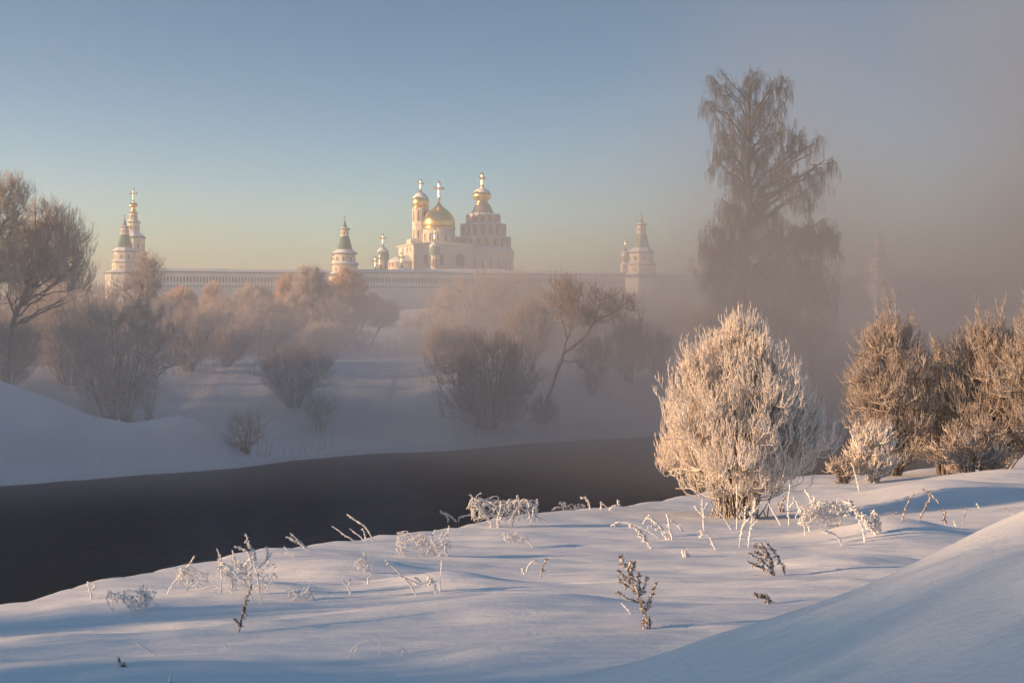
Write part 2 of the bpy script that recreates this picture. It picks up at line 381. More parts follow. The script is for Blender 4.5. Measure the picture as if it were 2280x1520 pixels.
# ------------------------------------------------------------------ buildings
class MB:
    def __init__(s): s.v = []; s.f = []; s.dark = set()
    def _a(s, V, Fs):
        n = len(s.v); s.v += [tuple(map(float, p)) for p in V]; s.f += [tuple(i + n for i in f) for f in Fs]; return s
    def lathe(s, prof, n=24, ph=0, cx=0, cy=0, cap=True):
        V = []; Fs = []
        for r, z in prof:
            r = max(r, .004)
            V += [(cx + r * math.cos(ph + 2 * math.pi * i / n), cy + r * math.sin(ph + 2 * math.pi * i / n), z) for i in range(n)]
        for k in range(len(prof) - 1):
            for i in range(n):
                j = (i + 1) % n; Fs.append((k * n + i, k * n + j, k * n + n + j, k * n + n + i))
        if cap: Fs.append(tuple(range(n))[::-1]); Fs.append(tuple((len(prof) - 1) * n + i for i in range(n)))
        return s._a(V, Fs)
    def box(s, cx, cy, z0, z1, wx, wy, rot=0, top=1.0):
        V = []
        for z, k in ((z0, 1), (z1, top)):
            for a, b in ((-1, -1), (1, -1), (1, 1), (-1, 1)):
                x = a * wx / 2 * k; y = b * wy / 2 * k
                V.append((cx + x * math.cos(rot) - y * math.sin(rot), cy + x * math.sin(rot) + y * math.cos(rot), z))
        return s._a(V, [(3, 2, 1, 0), (4, 5, 6, 7), (0, 1, 5, 4), (1, 2, 6, 5), (2, 3, 7, 6), (3, 0, 4, 7)])
    def gable(s, cx, cy, z0, z1, wx, wy, rot=0, hip=.0):
        L = []
        for x, y, z in ((-wx/2, -wy/2, z0), (wx/2, -wy/2, z0), (wx/2, wy/2, z0), (-wx/2, wy/2, z0), (-wx/2 + hip, 0, z1), (wx/2 - hip, 0, z1)):
            L.append((cx + x * math.cos(rot) - y * math.sin(rot), cy + x * math.sin(rot) + y * math.cos(rot), z))
        return s._a(L, [(3, 2, 1, 0), (0, 1, 5, 4), (2, 3, 4, 5), (3, 0, 4), (1, 2, 5)])
    def arch(s, p, ang, w, h, t, k=7):
        """arched slab, centre-bottom p, outward normal angle ang, thickness t"""
        nx, ny = math.cos(ang), math.sin(ang); tx, ty = -ny, nx
        pts = [(-w/2, 0), (w/2, 0)] + [(w/2 * math.cos(math.pi * i / (k - 1)), h - w/2 + w/2 * math.sin(math.pi * i / (k - 1))) for i in range(k)]
        V = [(p[0] + tx * a + nx * o, p[1] + ty * a + ny * o, p[2] + b) for o in (-.25, t) for a, b in pts]
        n = len(pts)
        return s._a(V, [tuple(range(n))[::-1], tuple(range(n, 2 * n))] + [(i, (i + 1) % n, n + (i + 1) % n, n + i) for i in range(n)])
    def ring(s, p, ang, w, h, t, fw, k=7):
        """arched surround, open in the middle"""
        nx, ny = math.cos(ang), math.sin(ang); tx, ty = -ny, nx
        def out(ww, hh, zb): return [(-ww/2, zb), *[(-ww/2 * math.cos(math.pi * i / (k - 1)), hh - ww/2 + ww/2 * math.sin(math.pi * i / (k - 1))) for i in range(k)], (ww/2, zb)]
        a = out(w, h, 0); b = out(w + 2 * fw, h + fw, -fw)
        V = [(p[0] + tx * x + nx * o, p[1] + ty * x + ny * o, p[2] + z) for o in (-.2, t) for x, z in a + b]
        n = len(a); Fs = []
        for i in range(n):
            j = (i + 1) % n
            Fs += [(2 * n + i, 2 * n + j, 3 * n + j, 3 * n + i), (n + i, n + j, 3 * n + j, 3 * n + i), (i, 2 * n + i, 2 * n + j, j)]
        return s._a(V, Fs)
    def dia(s, a, b, r0, r1, up=(0, 0, 1)):
        """bar of diamond section, its edges to the front"""
        a = Vector(a); b = Vector(b); d = (b - a).normalized(); y = Vector((0, 1, 0)); x = d.cross(y).normalized()
        V = [c + q * r for c, r in ((a, r0), (b, r1)) for q in (x, y, -x, -y)]
        return s._a(V, [(3, 2, 1, 0), (4, 5, 6, 7)] + [(i, (i + 1) % 4, 4 + (i + 1) % 4, 4 + i) for i in range(4)])
    def octa(s, c, r):
        c = Vector(c); V = [c + Vector(q) * r for q in ((1,0,0),(0,1,0),(-1,0,0),(0,-1,0),(0,0,1),(0,0,-1))]
        return s._a(V, [(i, (i + 1) % 4, 4) for i in range(4)] + [((i + 1) % 4, i, 5) for i in range(4)])
    def build(s, name, m, parent=None, smooth=False):
        me = bpy.data.meshes.new(name); me.from_pydata(s.v, [], s.f); me.materials.append(M[m])
        if s.dark: me.materials.append(M['dark_open']); me.polygons.foreach_set('material_index', [1 if i in s.dark else 0 for i in range(len(s.f))])
        me.validate(); me.update()
        if smooth: me.polygons.foreach_set('use_smooth', [len(f) == 4 for f in s.f][:len(me.polygons)])
        return link(name, me, parent)
from mathutils import Vector
class Site:
    """a building: photo pixels at distance Y turned into metres about its base"""
    def __init__(s, name, label, cat, pxc, Y, base, group=None):
        s.px = pxc; s.Y = Y; s.s = Y / F; s.z0 = base
        s.o = thing(name, label, cat, ((pxc - CX) * s.s, Y, base), group)
    def x(s, px): return (px - s.px) * s.s
    def z(s, py): return zpy(py, s.Y) - s.z0
    def P(s, L): return [(r * s.s, s.z(py)) for r, py in L]
    def lathe(s, name, m, L, n=24, ph=0, px=None, dy=0, smooth=False, parent=None):
        return MB().lathe(s.P(L), n, ph, 0 if px is None else s.x(px), dy).build(name, m, parent or s.o, smooth)
    def windows(s, r, n, ph, angs, pyb, wpx, hpx, px=None, dy=0, parent=None, fm='stucco', big=.35):
        cx = 0 if px is None else s.x(px)
        for a in angs:
            w_ = wpx * s.s; h_ = hpx * s.s
            if n:
                k = round((a - ph) / (2 * math.pi / n) - .5); a = ph + (k + .5) * 2 * math.pi / n; rr = r * s.s * math.cos(math.pi / n)
            else: rr = r * s.s
            p = (cx + rr * math.cos(a), dy + rr * math.sin(a), s.z(pyb))
            f = MB().ring(p, a, w_, h_, .16, .22).build('window', fm, parent or s.o)
            MB().arch(p, a, w_, h_, .03).build('pane', 'dark_open', f)
def cross(S, px, top, bot, parent=None, dy=0, arm=None, w=.42, m='gold_glint'):
    x = S.x(px); z1 = S.z(top); z0 = S.z(bot); h = z1 - z0; a = arm * S.s if arm else h * .27
    w = w * 1.25 * S.Y / 470; b = MB(); b.dia((x, dy, z0 - .3), (x, dy, z1), w * .55, w * .55)
    za = z0 + h * .64
    b.dia((x - a, dy, za), (x + a, dy, za), w * .5, w * .5)
    b.dia((x - a * .5, dy, z0 + h * .84), (x + a * .5, dy, z0 + h * .84), w * .4, w * .4)
    b.dia((x - a * .5, dy, z0 + h * .34), (x + a * .5, dy, z0 + h * .24), w * .4, w * .4)
    for q in ((x - a, za), (x + a, za), (x, z1), (x, za), (x, z0)): b.octa((q[0], dy, q[1]), w * 1.15)
    return b.build('cross', m, parent or S.o)
def onion(S, name, m, r, pb, pm, pt, neck=.8, px=None, dy=0, n=28, parent=None, snow=False):
    """bulb from base pixel pb, widest at pm, tip pt"""
    L = [(r * neck, pb)]
    for i in range(1, 6): t = i / 5; L.append((r * (neck + (1 - neck) * math.sin(t * math.pi / 2)), pb + (pm - pb) * t))
    for t, q in ((.12, .985), (.25, .92), (.38, .80), (.5, .63), (.6, .46), (.7, .30), (.8, .17), (.9, .09), (1, .035)): L.append((r * q, pm + (pt - pm) * t))
    o = S.lathe(name, m, L, n, 0, px, dy, True, parent)
    if snow:
        # snow lying on the upper shoulder, thicker away from the sun
        cx = 0 if px is None else S.x(px); V = []; Fs = []; K = [(.3, .885), (.36, .82), (.42, .75), (.52, .60), (.62, .43), (.72, .275)]
        rr = rs(int(r * 10)); nn = 36
        for k, (t, q) in enumerate(K):
            for i in range(nn):
                a = 2 * math.pi * i / nn; e = (.12 if k in (0, len(K) - 1) else .55) / 3
                t2 = t + (.10 * math.sin(a * 3 + r) + .05 * rr.uniform(-1, 1)) * (k == 0)
                qq = np.interp(t2, [.12, .25, .38, .5, .6, .7, .8], [.985, .92, .8, .63, .46, .3, .17]); R_ = r * qq * S.s + (e if k not in (0, 5) else -.1)
                V.append((cx + R_ * math.cos(a), dy + R_ * math.sin(a), S.z(pm + (pt - pm) * t2) + (.1 if 0 < k < 5 else 0)))
        for k in range(len(K) - 1):
            for i in range(nn): Fs.append((k * nn + i, k * nn + (i + 1) % nn, (k + 1) * nn + (i + 1) % nn, (k + 1) * nn + i))
        MB()._a(V, Fs).build('snow', 'snow_cap', o, True)
    return o
PI = math.pi; FR = [-PI * .5, -PI * .22, -PI * .78]; FR5 = FR + [-PI * .02, -PI * .98]
WT = 22.35
# --- fortress wall, in straight runs; the loopholes and the row of holes below are real recesses
def wall_run(name, label, a, b, zb, zt, slot_px=7.0, seed=0, group='runs of the monastery wall'):
    (xa, ya), (xb, yb) = a, b; L = math.hypot(xb - xa, yb - ya); ang = math.atan2(yb - ya, xb - xa)
    o = thing(name, label, 'wall', (xa, ya, zb), group); o.rotation_euler = (0, 0, ang)
    H_ = zt - zb; th = 2.2; m = MB()
    s = (ya + yb) / 2 / F; step = slot_px * s; n = max(1, int(L / step)); step = L / n
    cols = []
    def strip(z0, z1, hw, h0, h1, d=.6):
        for i in range(n):
            x0 = i * step; x1 = x0 + step; c = (x0 + x1) / 2
            V = [(x0, 0, z0), (x1, 0, z0), (x1, 0, z1), (x0, 0, z1), (c - hw, 0, h0), (c + hw, 0, h0), (c + hw, 0, h1), (c - hw, 0, h1),
                 (c - hw, d, h0), (c + hw, d, h0), (c + hw, d, h1), (c - hw, d, h1)]
            k = len(m.f); m.dark |= set(range(k + 4, k + 9))  # inner faces coloured dark, painting the shade inside each recess
            m._a(V, [(0, 1, 5, 4), (1, 2, 6, 5), (2, 3, 7, 6), (3, 0, 4, 7), (4, 5, 9, 8), (5, 6, 10, 9), (6, 7, 11, 10), (7, 4, 8, 11), (8, 9, 10, 11)])
    strip(H_ - 3.4, H_ - .0, .22, H_ - 2.6, H_ - 1.15)
    strip(H_ - 4.6, H_ - 3.4, .26, H_ - 4.05, H_ - 3.55)
    m._a([(0, 0, H_ - 4.6), (L, 0, H_ - 4.6), (L, .25, H_ - 4.6), (0, .25, H_ - 4.6)], [(0, 1, 2, 3)])
    m._a([(0, .25, -2), (L, .25, -2), (L, .25, H_ - 4.6), (0, .25, H_ - 4.6)], [(0, 1, 2, 3)])
    m._a([(0, th, -2), (L, th, -2), (L, th, H_), (0, th, H_), (0, 0, H_), (L, 0, H_), (0, .25, -2), (L, .25, -2)], [(1, 0, 3, 2), (4, 5, 2, 3), (0, 6, 4, 3), (7, 1, 2, 5)])
    m.build('wall', 'wall_white', o)
    c = MB().box(L / 2, .02, H_ - .22, H_ - .0, L, .5); c.box(L / 2, .03, H_ - 3.42, H_ - 3.28, L, .26); c.build('cornice', 'wall_white', o)
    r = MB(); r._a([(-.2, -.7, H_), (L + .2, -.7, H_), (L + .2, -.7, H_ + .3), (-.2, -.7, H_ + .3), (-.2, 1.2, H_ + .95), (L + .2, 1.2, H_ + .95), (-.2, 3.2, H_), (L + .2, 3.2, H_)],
                   [(0, 1, 2, 3), (3, 2, 5, 4), (4, 5, 7, 6), (1, 0, 6, 7), (0, 3, 4, 6), (1, 7, 5, 2)])  # tall dark front edge stands in for the shadow at the eave
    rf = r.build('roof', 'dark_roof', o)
    sn = MB(); nx = max(8, int(L / 3)); rr = rs(seed + 5); V = []; Fs = []
    for i in range(nx + 1):
        x = L * i / nx; j = rr.uniform(-.06, .06); k = rr.uniform(0, .07)
        V += [(x, -.78 + j, H_ + .31), (x, -.74 + j, H_ + .44 + k), (x, .3, H_ + .78 + k), (x, 1.25, H_ + 1.12 + k), (x, 3.1, H_ + .2)]
    for i in range(nx):
        for k in range(4): Fs.append((i * 5 + k, i * 5 + 5 + k, i * 5 + 6 + k, i * 5 + 1 + k))
    sn._a(V, Fs).build('snow', 'snow_cap', rf)
    return o
def wp(px, Y): return ((px - CX) / F * Y, Y)
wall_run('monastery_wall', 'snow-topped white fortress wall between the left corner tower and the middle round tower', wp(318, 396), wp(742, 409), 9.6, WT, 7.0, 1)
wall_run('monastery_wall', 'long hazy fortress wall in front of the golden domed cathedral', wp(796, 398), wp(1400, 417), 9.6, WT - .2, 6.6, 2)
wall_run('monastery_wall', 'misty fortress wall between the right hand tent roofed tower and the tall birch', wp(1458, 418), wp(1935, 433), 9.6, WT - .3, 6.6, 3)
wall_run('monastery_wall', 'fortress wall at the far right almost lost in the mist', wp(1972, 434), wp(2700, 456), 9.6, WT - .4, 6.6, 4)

def tent_tower(px, Y, label, top, kind='round', base_top=610, k=1.0, ph=0, roof='green_roof', fin=True, basew=37, dx=0, tall=0, body='stucco'):
    """three stepped storeys under a green tent roof with a small lantern; y pixels are given for k = 1 and scaled about base_top"""
    S = Site('fortress_tower', label, 'tower', px, Y, 10.0, 'towers along the monastery wall')
    n = 28 if kind == 'round' else 8; sm = kind == 'round'
    y = lambda v: base_top - (610 - v) * k
    Q = lambda L: [(r * k, y(v)) for r, v in L]
    ang = FR5 if n == 8 else [-PI * .5, -PI * .27, -PI * .73, -PI * .93]
    # foot of the tower standing out of the wall
    b = S.lathe('base', 'wall_white', [(basew * 1.06, 720), (basew, 660), (basew * .97, base_top + 4)], n, ph, smooth=sm)
    e = S.lathe('base_roof', 'dark_roof', Q([(basew / k * .9, 616), (basew / k * 1.12, 614.5), (basew / k * 1.12, 613.6), (29, 606)]), n, ph, smooth=False)
    S.lathe('snow', 'snow_cap', Q([(basew / k * 1.1, 613.4), (basew / k * 1.05, 612.4), (28.6, 605)]), n, ph, parent=e)
    S.lathe('lower_storey', body, Q([(28, 614), (28, 589)]), n, ph, smooth=sm)
    S.windows(28 * k, n if n == 8 else 0, ph, ang, y(602), 3.2 * k, 5 * k)
    e = S.lathe('lower_eave', 'eave', Q([(27, 590), (32.5, 589.3), (32.5, 588.6), (24, 584)]), n, ph)
    S.lathe('snow', 'snow_cap', Q([(32.2, 588.5), (31.2, 587.4), (24, 583)]), n, ph, parent=e)
    S.lathe('upper_storey', body, Q([(23.7, 587), (23.7, 565)]), n, ph, smooth=sm)
    S.windows(23.7 * k, n if n == 8 else 0, ph, ang, y(581), 4.2 * k, 8.5 * k)
    e = S.lathe('upper_eave', 'eave', Q([(23, 566.5), (29, 565.6), (29, 564.8), (17.5, 557)]), n, ph)
    S.lathe('snow', 'snow_cap', Q([(28.6, 564.7), (26, 562.2), (17.8, 555.6)]), n, ph, parent=e)
    S.lathe('tent_roof', roof, Q([(17.6, 558), (16.8, 556), (9.3, 526)]), n, ph)
    S.lathe('lantern', body, Q([(9.8, 526.5), (9.8, 524.5), (8.4, 524), (8.4, 512)]), n, ph)
    S.windows(8.4 * k, n if n == 8 else 0, ph, ang, y(522.5), 2.6 * k, 7 * k)
    e = S.lathe('lantern_eave', 'eave', Q([(8.4, 511.4), (13.2, 510.4), (13.2, 509.8), (6, 507)]), n, ph)
    S.lathe('snow', 'snow_cap', Q([(13, 509.7), (11.5, 508.6), (5.8, 506)]), n, ph, parent=e)
    S.lathe('spire', roof, Q([(5.6, 507), (3, 500), (1, 492.5), (.35, 487)]), n, ph)
    if fin:
        MB().lathe(S.P([(.3 * k, y(489)), (1.8 * k, y(486.8)), (2.5 * k, y(484.8)), (1.8 * k, y(482.8)), (.3 * k, y(481))]), 10, PI / 10, -1.2 * k * S.s, 0).build('finial', 'gold_glint', S.o)
    return S
tent_tower(768, 396, 'round white tower with green tent roof and shining ball, left of the cathedral domes', 484, 'round', 610)
tent_tower(1428, 410, 'pale tent roofed tower veiled in mist, left of the tall birch', 484, 'oct', 613, 1.12, PI / 8 + .12, 'green_pale', basew=38)
S = tent_tower(278, 400, 'left corner tower with dark green tent roof and angular stepped storeys', 495, 'oct', 605, .99, PI / 8 - .12, 'green_roof', basew=43)
# buttress wing left of the corner tower
o = MB().box(S.x(234), 1.5, S.z(700), S.z(634), 14 * S.s, 5, .1).build('buttress', 'stucco_warm', S.o)
tent_tower(1957, 424, 'faint tower just showing through the thick mist right of the birch', 520, 'oct', 625, .92, PI / 8, 'dark_roof', fin=False)

# --- gate bell tower with the small gold onion
S = Site('gate_church', 'slender white bell tower with one small gold onion, behind the left corner tower', 'church', 297, 432, 12.0)
pb = PI / 8 - .1
S.lathe('lower_storey', 'stucco', [(30, 690), (30, 563)], 8, pb)
S.lathe('cornice', 'stucco', [(27, 566), (32, 563), (32, 561.5), (25, 559)], 8, pb)
S.lathe('belfry', 'stucco', [(25, 562), (25, 530)], 8, pb)
S.windows(25, 8, pb, FR5, 555, 4.5, 12)
e = S.lathe('belfry_roof', 'green_roof', [(24, 531), (28, 530), (28, 529), (21, 523), (14, 517)], 8, pb)
S.lathe('snow', 'snow_cap', [(26.5, 527.8), (20.5, 521.8), (14.4, 516.6)], 8, pb, parent=e)
S.lathe('middle_tier', 'stucco', [(13.4, 519), (13.4, 496)], 8, pb); S.windows(13.4, 8, pb, FR5, 512, 3.4, 9)
e = S.lathe('middle_eave', 'eave', [(13, 497), (16.5, 495.6), (16.5, 494.8), (9, 490)], 8, pb); S.lathe('snow', 'snow_cap', [(16, 494.6), (14, 492.8), (9, 489.6)], 8, pb, parent=e)
S.lathe('upper_tier', 'stucco', [(8.2, 492), (8.2, 474)], 8, pb); S.windows(8.2, 8, pb, FR5, 488, 2.6, 9)
S.lathe('upper_eave', 'eave', [(8.2, 475), (10.3, 474), (10.3, 473.2), (7, 472)], 8, pb)
S.lathe('drum', 'gold', [(7, 473), (5, 468), (4, 463), (5, 461)], 16, 0, smooth=True)
o = onion(S, 'dome', 'gold', 9.6, 462, 458, 446, .55)
cross(S, 296.5, 422, 447, o, w=.34)

# --- cathedral: cube with the great dome, belfry, apse, stepped rotunda
S = Site('cathedral', 'large cathedral with broad gold dome, gold topped belfry and stepped rotunda cone', 'cathedral', 1000, 470, 12.0)
TH = math.radians(18)
def bx(px0, px1, side, depth_front):
    pass
xc = S.x(923); cw = 20.2; cd = 20.5   # front left corner of the cube
cxm = xc + math.cos(TH) * cw / 2 - math.sin(TH) * cd / 2; cym = math.sin(TH) * cw / 2 + math.cos(TH) * cd / 2 - 6
body = MB().box(cxm, cym, S.z(720), S.z(546), cw, cd, TH).build('main_body', 'stucco', S.o)
MB().box(cxm, cym, S.z(546), S.z(543.4), cw + 1.2, cd + 1.2, TH).build('cornice', 'stucco', body)
MB().box(cxm, cym, S.z(543.4), S.z(538), cw + 1.5, cd + 1.5, TH, .35).build('roof', 'snow_cap', S.o)
def face_pt(t, side):  # t metres along the front (side 0) or the left face (side 1)
    x0 = cxm - math.cos(TH) * cw / 2 + math.sin(TH) * cd / 2; y0 = cym - math.sin(TH) * cw / 2 - math.cos(TH) * cd / 2
    return (x0 + math.cos(TH) * t, y0 + math.sin(TH) * t) if side == 0 else (x0 - math.sin(TH) * t, y0 + math.cos(TH) * t)
for t, side, py, w_, h_ in ((4.2, 0, 592, 1.3, 3.6), (9.6, 0, 592, 1.3, 3.6), (15.8, 0, 594, 2.9, 4.4), (8, 1, 563, .9, 1.9), (14, 1, 563, .9, 1.9), (3.5, 1, 560, .7, 1.2)):
    q = face_pt(t, side); a = TH - PI / 2 if side == 0 else TH + PI
    f = MB().ring((*q, S.z(py)), a, w_, h_, .2, .3).build('window', 'stucco', body); MB().arch((*q, S.z(py)), a, w_, h_, .05).build('pane', 'dark_open', f)
for t in (.35, 6.8, 12.6, 19.8):
    q = face_pt(t, 0); MB().box(q[0], q[1], S.z(700), S.z(547), .6, .5, TH).build('pilaster', 'stucco', body)
# apse on the lit side
q = face_pt(9, 1); ax, ay = q[0] - .5, q[1] - 2
ap = MB().lathe([(5.6, S.z(700)), (5.6, S.z(585))], 26, 0, ax, ay).build('apse', 'stucco_warm', S.o, True)
MB().lathe([(5.9, S.z(585)), (5.5, S.z(581)), (4.6, S.z(577)), (3.2, S.z(572)), (1.4, S.z(568.5)), (.1, S.z(567))], 26, 0, ax, ay).build('apse_roof', 'snow_cap', ap, True)
for a in (PI * 1.18, PI * 1.28, PI * 1.38):
    p = (ax + 5.6 * math.cos(a), ay + 5.6 * math.sin(a), S.z(594)); MB().arch(p, a, .5, 1.3, .05).build('window', 'dark_open', ap)
# great dome
dx = 974.8; dyy = cym
dr = S.lathe('drum', 'stucco', [(36, 545), (36, 508)], 32, 0, dx, dyy, True)
S.lathe('dome_ring', 'gold', [(35.5, 509), (37.6, 507), (37.6, 503), (35.6, 501)], 32, 0, dx, dyy, True)
S.windows(36, 0, 0, [-PI * (.5 + .155 * i) for i in (-3, -2, -1, 0, 1, 2, 3)], 536, 4.6, 18, dx, dyy, parent=dr, fm='stucco')
o = S.lathe('dome', 'gold', [(35.4, 502), (36.2, 498), (36.6, 494), (36.4, 490), (35.4, 485), (33.4, 480), (30.2, 475), (26, 470), (21, 465.5), (15.6, 461.5), (10.2, 457.5), (6.2, 453), (3.4, 448), (1.7, 443), (1, 438)], 40, 0, dx, dyy, True)
cross(S, 974.8, 402, 438, o, dyy, 8.2, .55)
# belfry behind, left
bt = S.lathe('belfry', 'stucco', [(20, 620), (20, 534), (19.2, 534), (19.2, 457)], 8, PI / 8 - .2, 931, cym + 6)
S.lathe('ledge', 'stucco', [(19, 496), (20.4, 495), (20.4, 491), (19, 490)], 8, PI / 8 - .2, 931, cym + 6, parent=bt)
S.windows(19.2, 8, PI / 8 - .2, FR5, 486, 4.4, 24, 931, cym + 6, parent=bt); S.windows(19.2, 8, PI / 8 - .2, FR5, 526, 4.0, 18, 931, cym + 6, parent=bt)
MB().box(S.x(926), cym + 4, S.z(620), S.z(531), 44 * S.s, 40 * S.s, TH).build('belfry_base', 'stucco', bt)
MB().box(S.x(926), cym + 4, S.z(531), S.z(528), 45 * S.s, 41 * S.s, TH, .9).build('base_roof', 'snow_cap', bt)
S.lathe('gold_band', 'gold', [(19, 458), (20.6, 456.5), (20.6, 453.5), (18.6, 452)], 28, 0, 931, cym + 6, True)
o = onion(S, 'belfry_dome', 'gold', 20, 453, 443, 412, .84, 931, cym + 6, snow=True)
cross(S, 931, 393, 413, o, cym + 6, w=.4)
# rotunda
rx = 1074; ry = 16.0
ro = S.lathe('rotunda', 'stucco', [(70, 720), (70, 560), (71.5, 559), (71.5, 553), (69, 551)], 40, 0, rx, ry, True)
S.windows(70, 0, 0, [-PI * (.5 + .085 * i) for i in range(-4, 5)], 598, 4.2, 22, rx, ry, parent=ro)
ct = MB(); ct.lathe(S.P([(69, 552), (62, 546)]), 40, 0, S.x(rx), ry, False); ct.build('rotunda_roof', 'snow_cap', ro, True)
rr_ = rs(77)
for (r_, yb, yt, nn) in ((63, 548, 523, 20), (51.5, 524, 493, 18), (37.5, 494, 471, 14)):
    tr = S.lathe('tier', 'tier_stone', [(r_ * .95, yb + 2), (r_ * .95, yt)], 40, 0, rx, ry, True)
    sn = S.lathe('snow', 'snow_cap', [(r_ * .99, yt + 1), (r_ * .97, yt - .6), (r_ * .80, yt - 4)], 40, 0, rx, ry, True, parent=tr)
    d_ = MB(); g_ = MB()
    for i in range(nn * 2):
        a = 2 * PI * i / (nn * 2); R_ = r_ * S.s * .95; px_, py_ = S.x(rx) + R_ * math.cos(a), ry + R_ * math.sin(a)
        if i % 2 == 0:
            g_.box(px_ + math.cos(a) * .3, py_ + math.sin(a) * .3, S.z(yb), S.z(yt + 1), .6, .75, a); g_.octa((px_ + math.cos(a) * .3, py_ + math.sin(a) * .3, S.z(yt) + .1), .42)
        else:
            ww = 2 * PI * r_ * S.s / (nn * 2) * .62; d_.arch((px_, py_, S.z(yb - 3)), a, ww, S.z(yt + 4) - S.z(yb - 3), .06)
    g_.build('pier', 'tier_stone', tr); d_.build('arcade', 'dark_open', tr)
S.lathe('cone', 'dark_roof', [(30, 473), (28, 469), (21.5, 457), (16, 445)], 16, .1, rx - 1.5, ry)
S.lathe('neck', 'gold', [(16.5, 447), (15, 444), (13, 440), (14, 437)], 28, 0, rx - 3, ry, True)
o = onion(S, 'rotunda_dome', 'gold', 21.8, 438, 426, 402, .66, rx - 3, ry, snow=True)
cross(S, rx - 3, 376, 403, o, ry, 3.6, .62)

def chapel(px, Y, label, dome_r, pm, pt, pb, dr_r, base_py, ctop, n=8, dome='green_pale', body='stucco_warm', roofw=None, name='church'):
    S = Site(name, label, 'church', px, Y, 12.0)
    d = S.lathe('drum', body, [(dr_r, base_py + 30), (dr_r, pb + 1.5)], n if dr_r > 7 else 12, .2)
    if base_py - pb > 12: S.windows(dr_r, 8 if dr_r > 7 else 0, .2, [-PI / 2, -PI * .75, -PI * .25], pb + (base_py - pb) * .75, dr_r * .28, (base_py - pb) * .45, parent=d, fm=body)
    S.lathe('cornice', 'stucco', [(dr_r, pb + 2), (dr_r * 1.16, pb + 1), (dr_r * 1.16, pb), (dr_r * .9, pb - .6)], 16, .2)
    o = onion(S, 'dome', dome, dome_r, pb, pm, pt, .78, snow=dome_r > 12)
    cross(S, px, ctop, pt + 1, o, w=.36)
    if roofw:
        MB().box(0, 0, S.z(680), S.z(base_py + 1), roofw * S.s, roofw * S.s * .7, .3).build('nave', body, S.o)
        MB().gable(0, 0, S.z(base_py + 1), S.z(base_py - roofw * .14), roofw * S.s * 1.06, roofw * S.s * .78, .3, roofw * S.s * .2).build('roof', 'snow_cap', S.o)
    return S
chapel(852.5, 455, 'small church with pale green onion dome, left of the cathedral apse', 14.2, 569, 543, 581, 12, 607, 523)
chapel(845.5, 435, 'low green cupola just over the wall, right of its twin', 9.3, 605, 590, 610, 8, 612, 566, name='cupola')
chapel(835.5, 438, 'leftmost half hidden low cupola over the wall', 8.6, 606, 594, 611, 7.6, 612, 573, name='cupola')
chapel(893.5, 445, 'little cupola with bright cross standing before the cathedral apse', 9, 601, 585, 606, 8, 609, 565, dome='green_pale', name='cupola')
chapel(968, 440, 'thin arched turret with pale onion in front of the cathedral wall', 13.2, 557, 532, 568, 8.4, 600, 512, dome='green_pale', name='turret')
chapel(742.5, 452, 'cross topped cupola showing at the left side of the round tower', 6.5, 596, 586, 601, 6, 612, 570, name='cupola')
chapel(1538, 452, 'dark little turret with gold cross, beside the left edge of the birch', 6.8, 581, 573, 586, 7.8, 612, 561, dome='dark_roof', body='tier_stone', name='turret', roofw=64)
# church tower beside the misty tower
S = Site('church', 'narrow church tower with gold cross half behind the misty tent roofed tower', 'church', 1392, 446, 12.0)
S.lathe('lower_storey', 'stucco', [(12, 690), (12, 591)], 8, .3); S.lathe('eave', 'snow_cap', [(12, 592), (14, 590.5), (8, 585)], 8, .3)
S.lathe('belfry', 'stucco', [(8, 589), (8, 564)], 8, .3); S.windows(8, 8, .3, FR, 582, 3, 11); S.lathe('ledge', 'snow_cap', [(8, 565), (10, 563.5), (5, 559)], 8, .3)
o = S.lathe('spire', 'dark_roof', [(5.5, 561), (2, 552), (.6, 543)], 8, .3); cross(S, 1392, 533, 544, o, w=.34)
# long snow roofed cloister buildings behind the wall
S = Site('cloister_building', 'long low building with broad snow roof at the foot of the cathedral', 'building', 1030, 436, 12.0)
MB().box(0, 0, -1, S.z(609), 290 * S.s, 9, .02).build('walls', 'stucco', S.o); MB().gable(0, 0, S.z(609), S.z(599), 298 * S.s, 10.5, .02, 10).build('roof', 'snow_cap', S.o)
S = Site('cloister_building', 'gabled house with sunlit snow roof below the cathedral apse', 'building', 906, 425, 12.0)
MB().box(0, 0, -1, S.z(609), 56 * S.s, 8, .5).build('walls', 'stucco_warm', S.o); MB().gable(0, 0, S.z(609), S.z(597), 60 * S.s, 9.5, .5, 3).build('roof', 'snow_cap', S.o)
S = Site('cloister_building', 'low snowy roof with chimney between the round tower and the twin cupolas', 'building', 812, 430, 12.0)
MB().box(0, 0, -1, S.z(611), 40 * S.s, 7, .2).build('walls', 'stucco_warm', S.o); rf = MB().gable(0, 0, S.z(611), S.z(605.5), 44 * S.s, 8.5, .2, 2).build('roof', 'snow_cap', S.o)
MB().box(-.5, 0, S.z(607), S.z(601.5), .8, .8).build('chimney', 'tier_stone', rf)

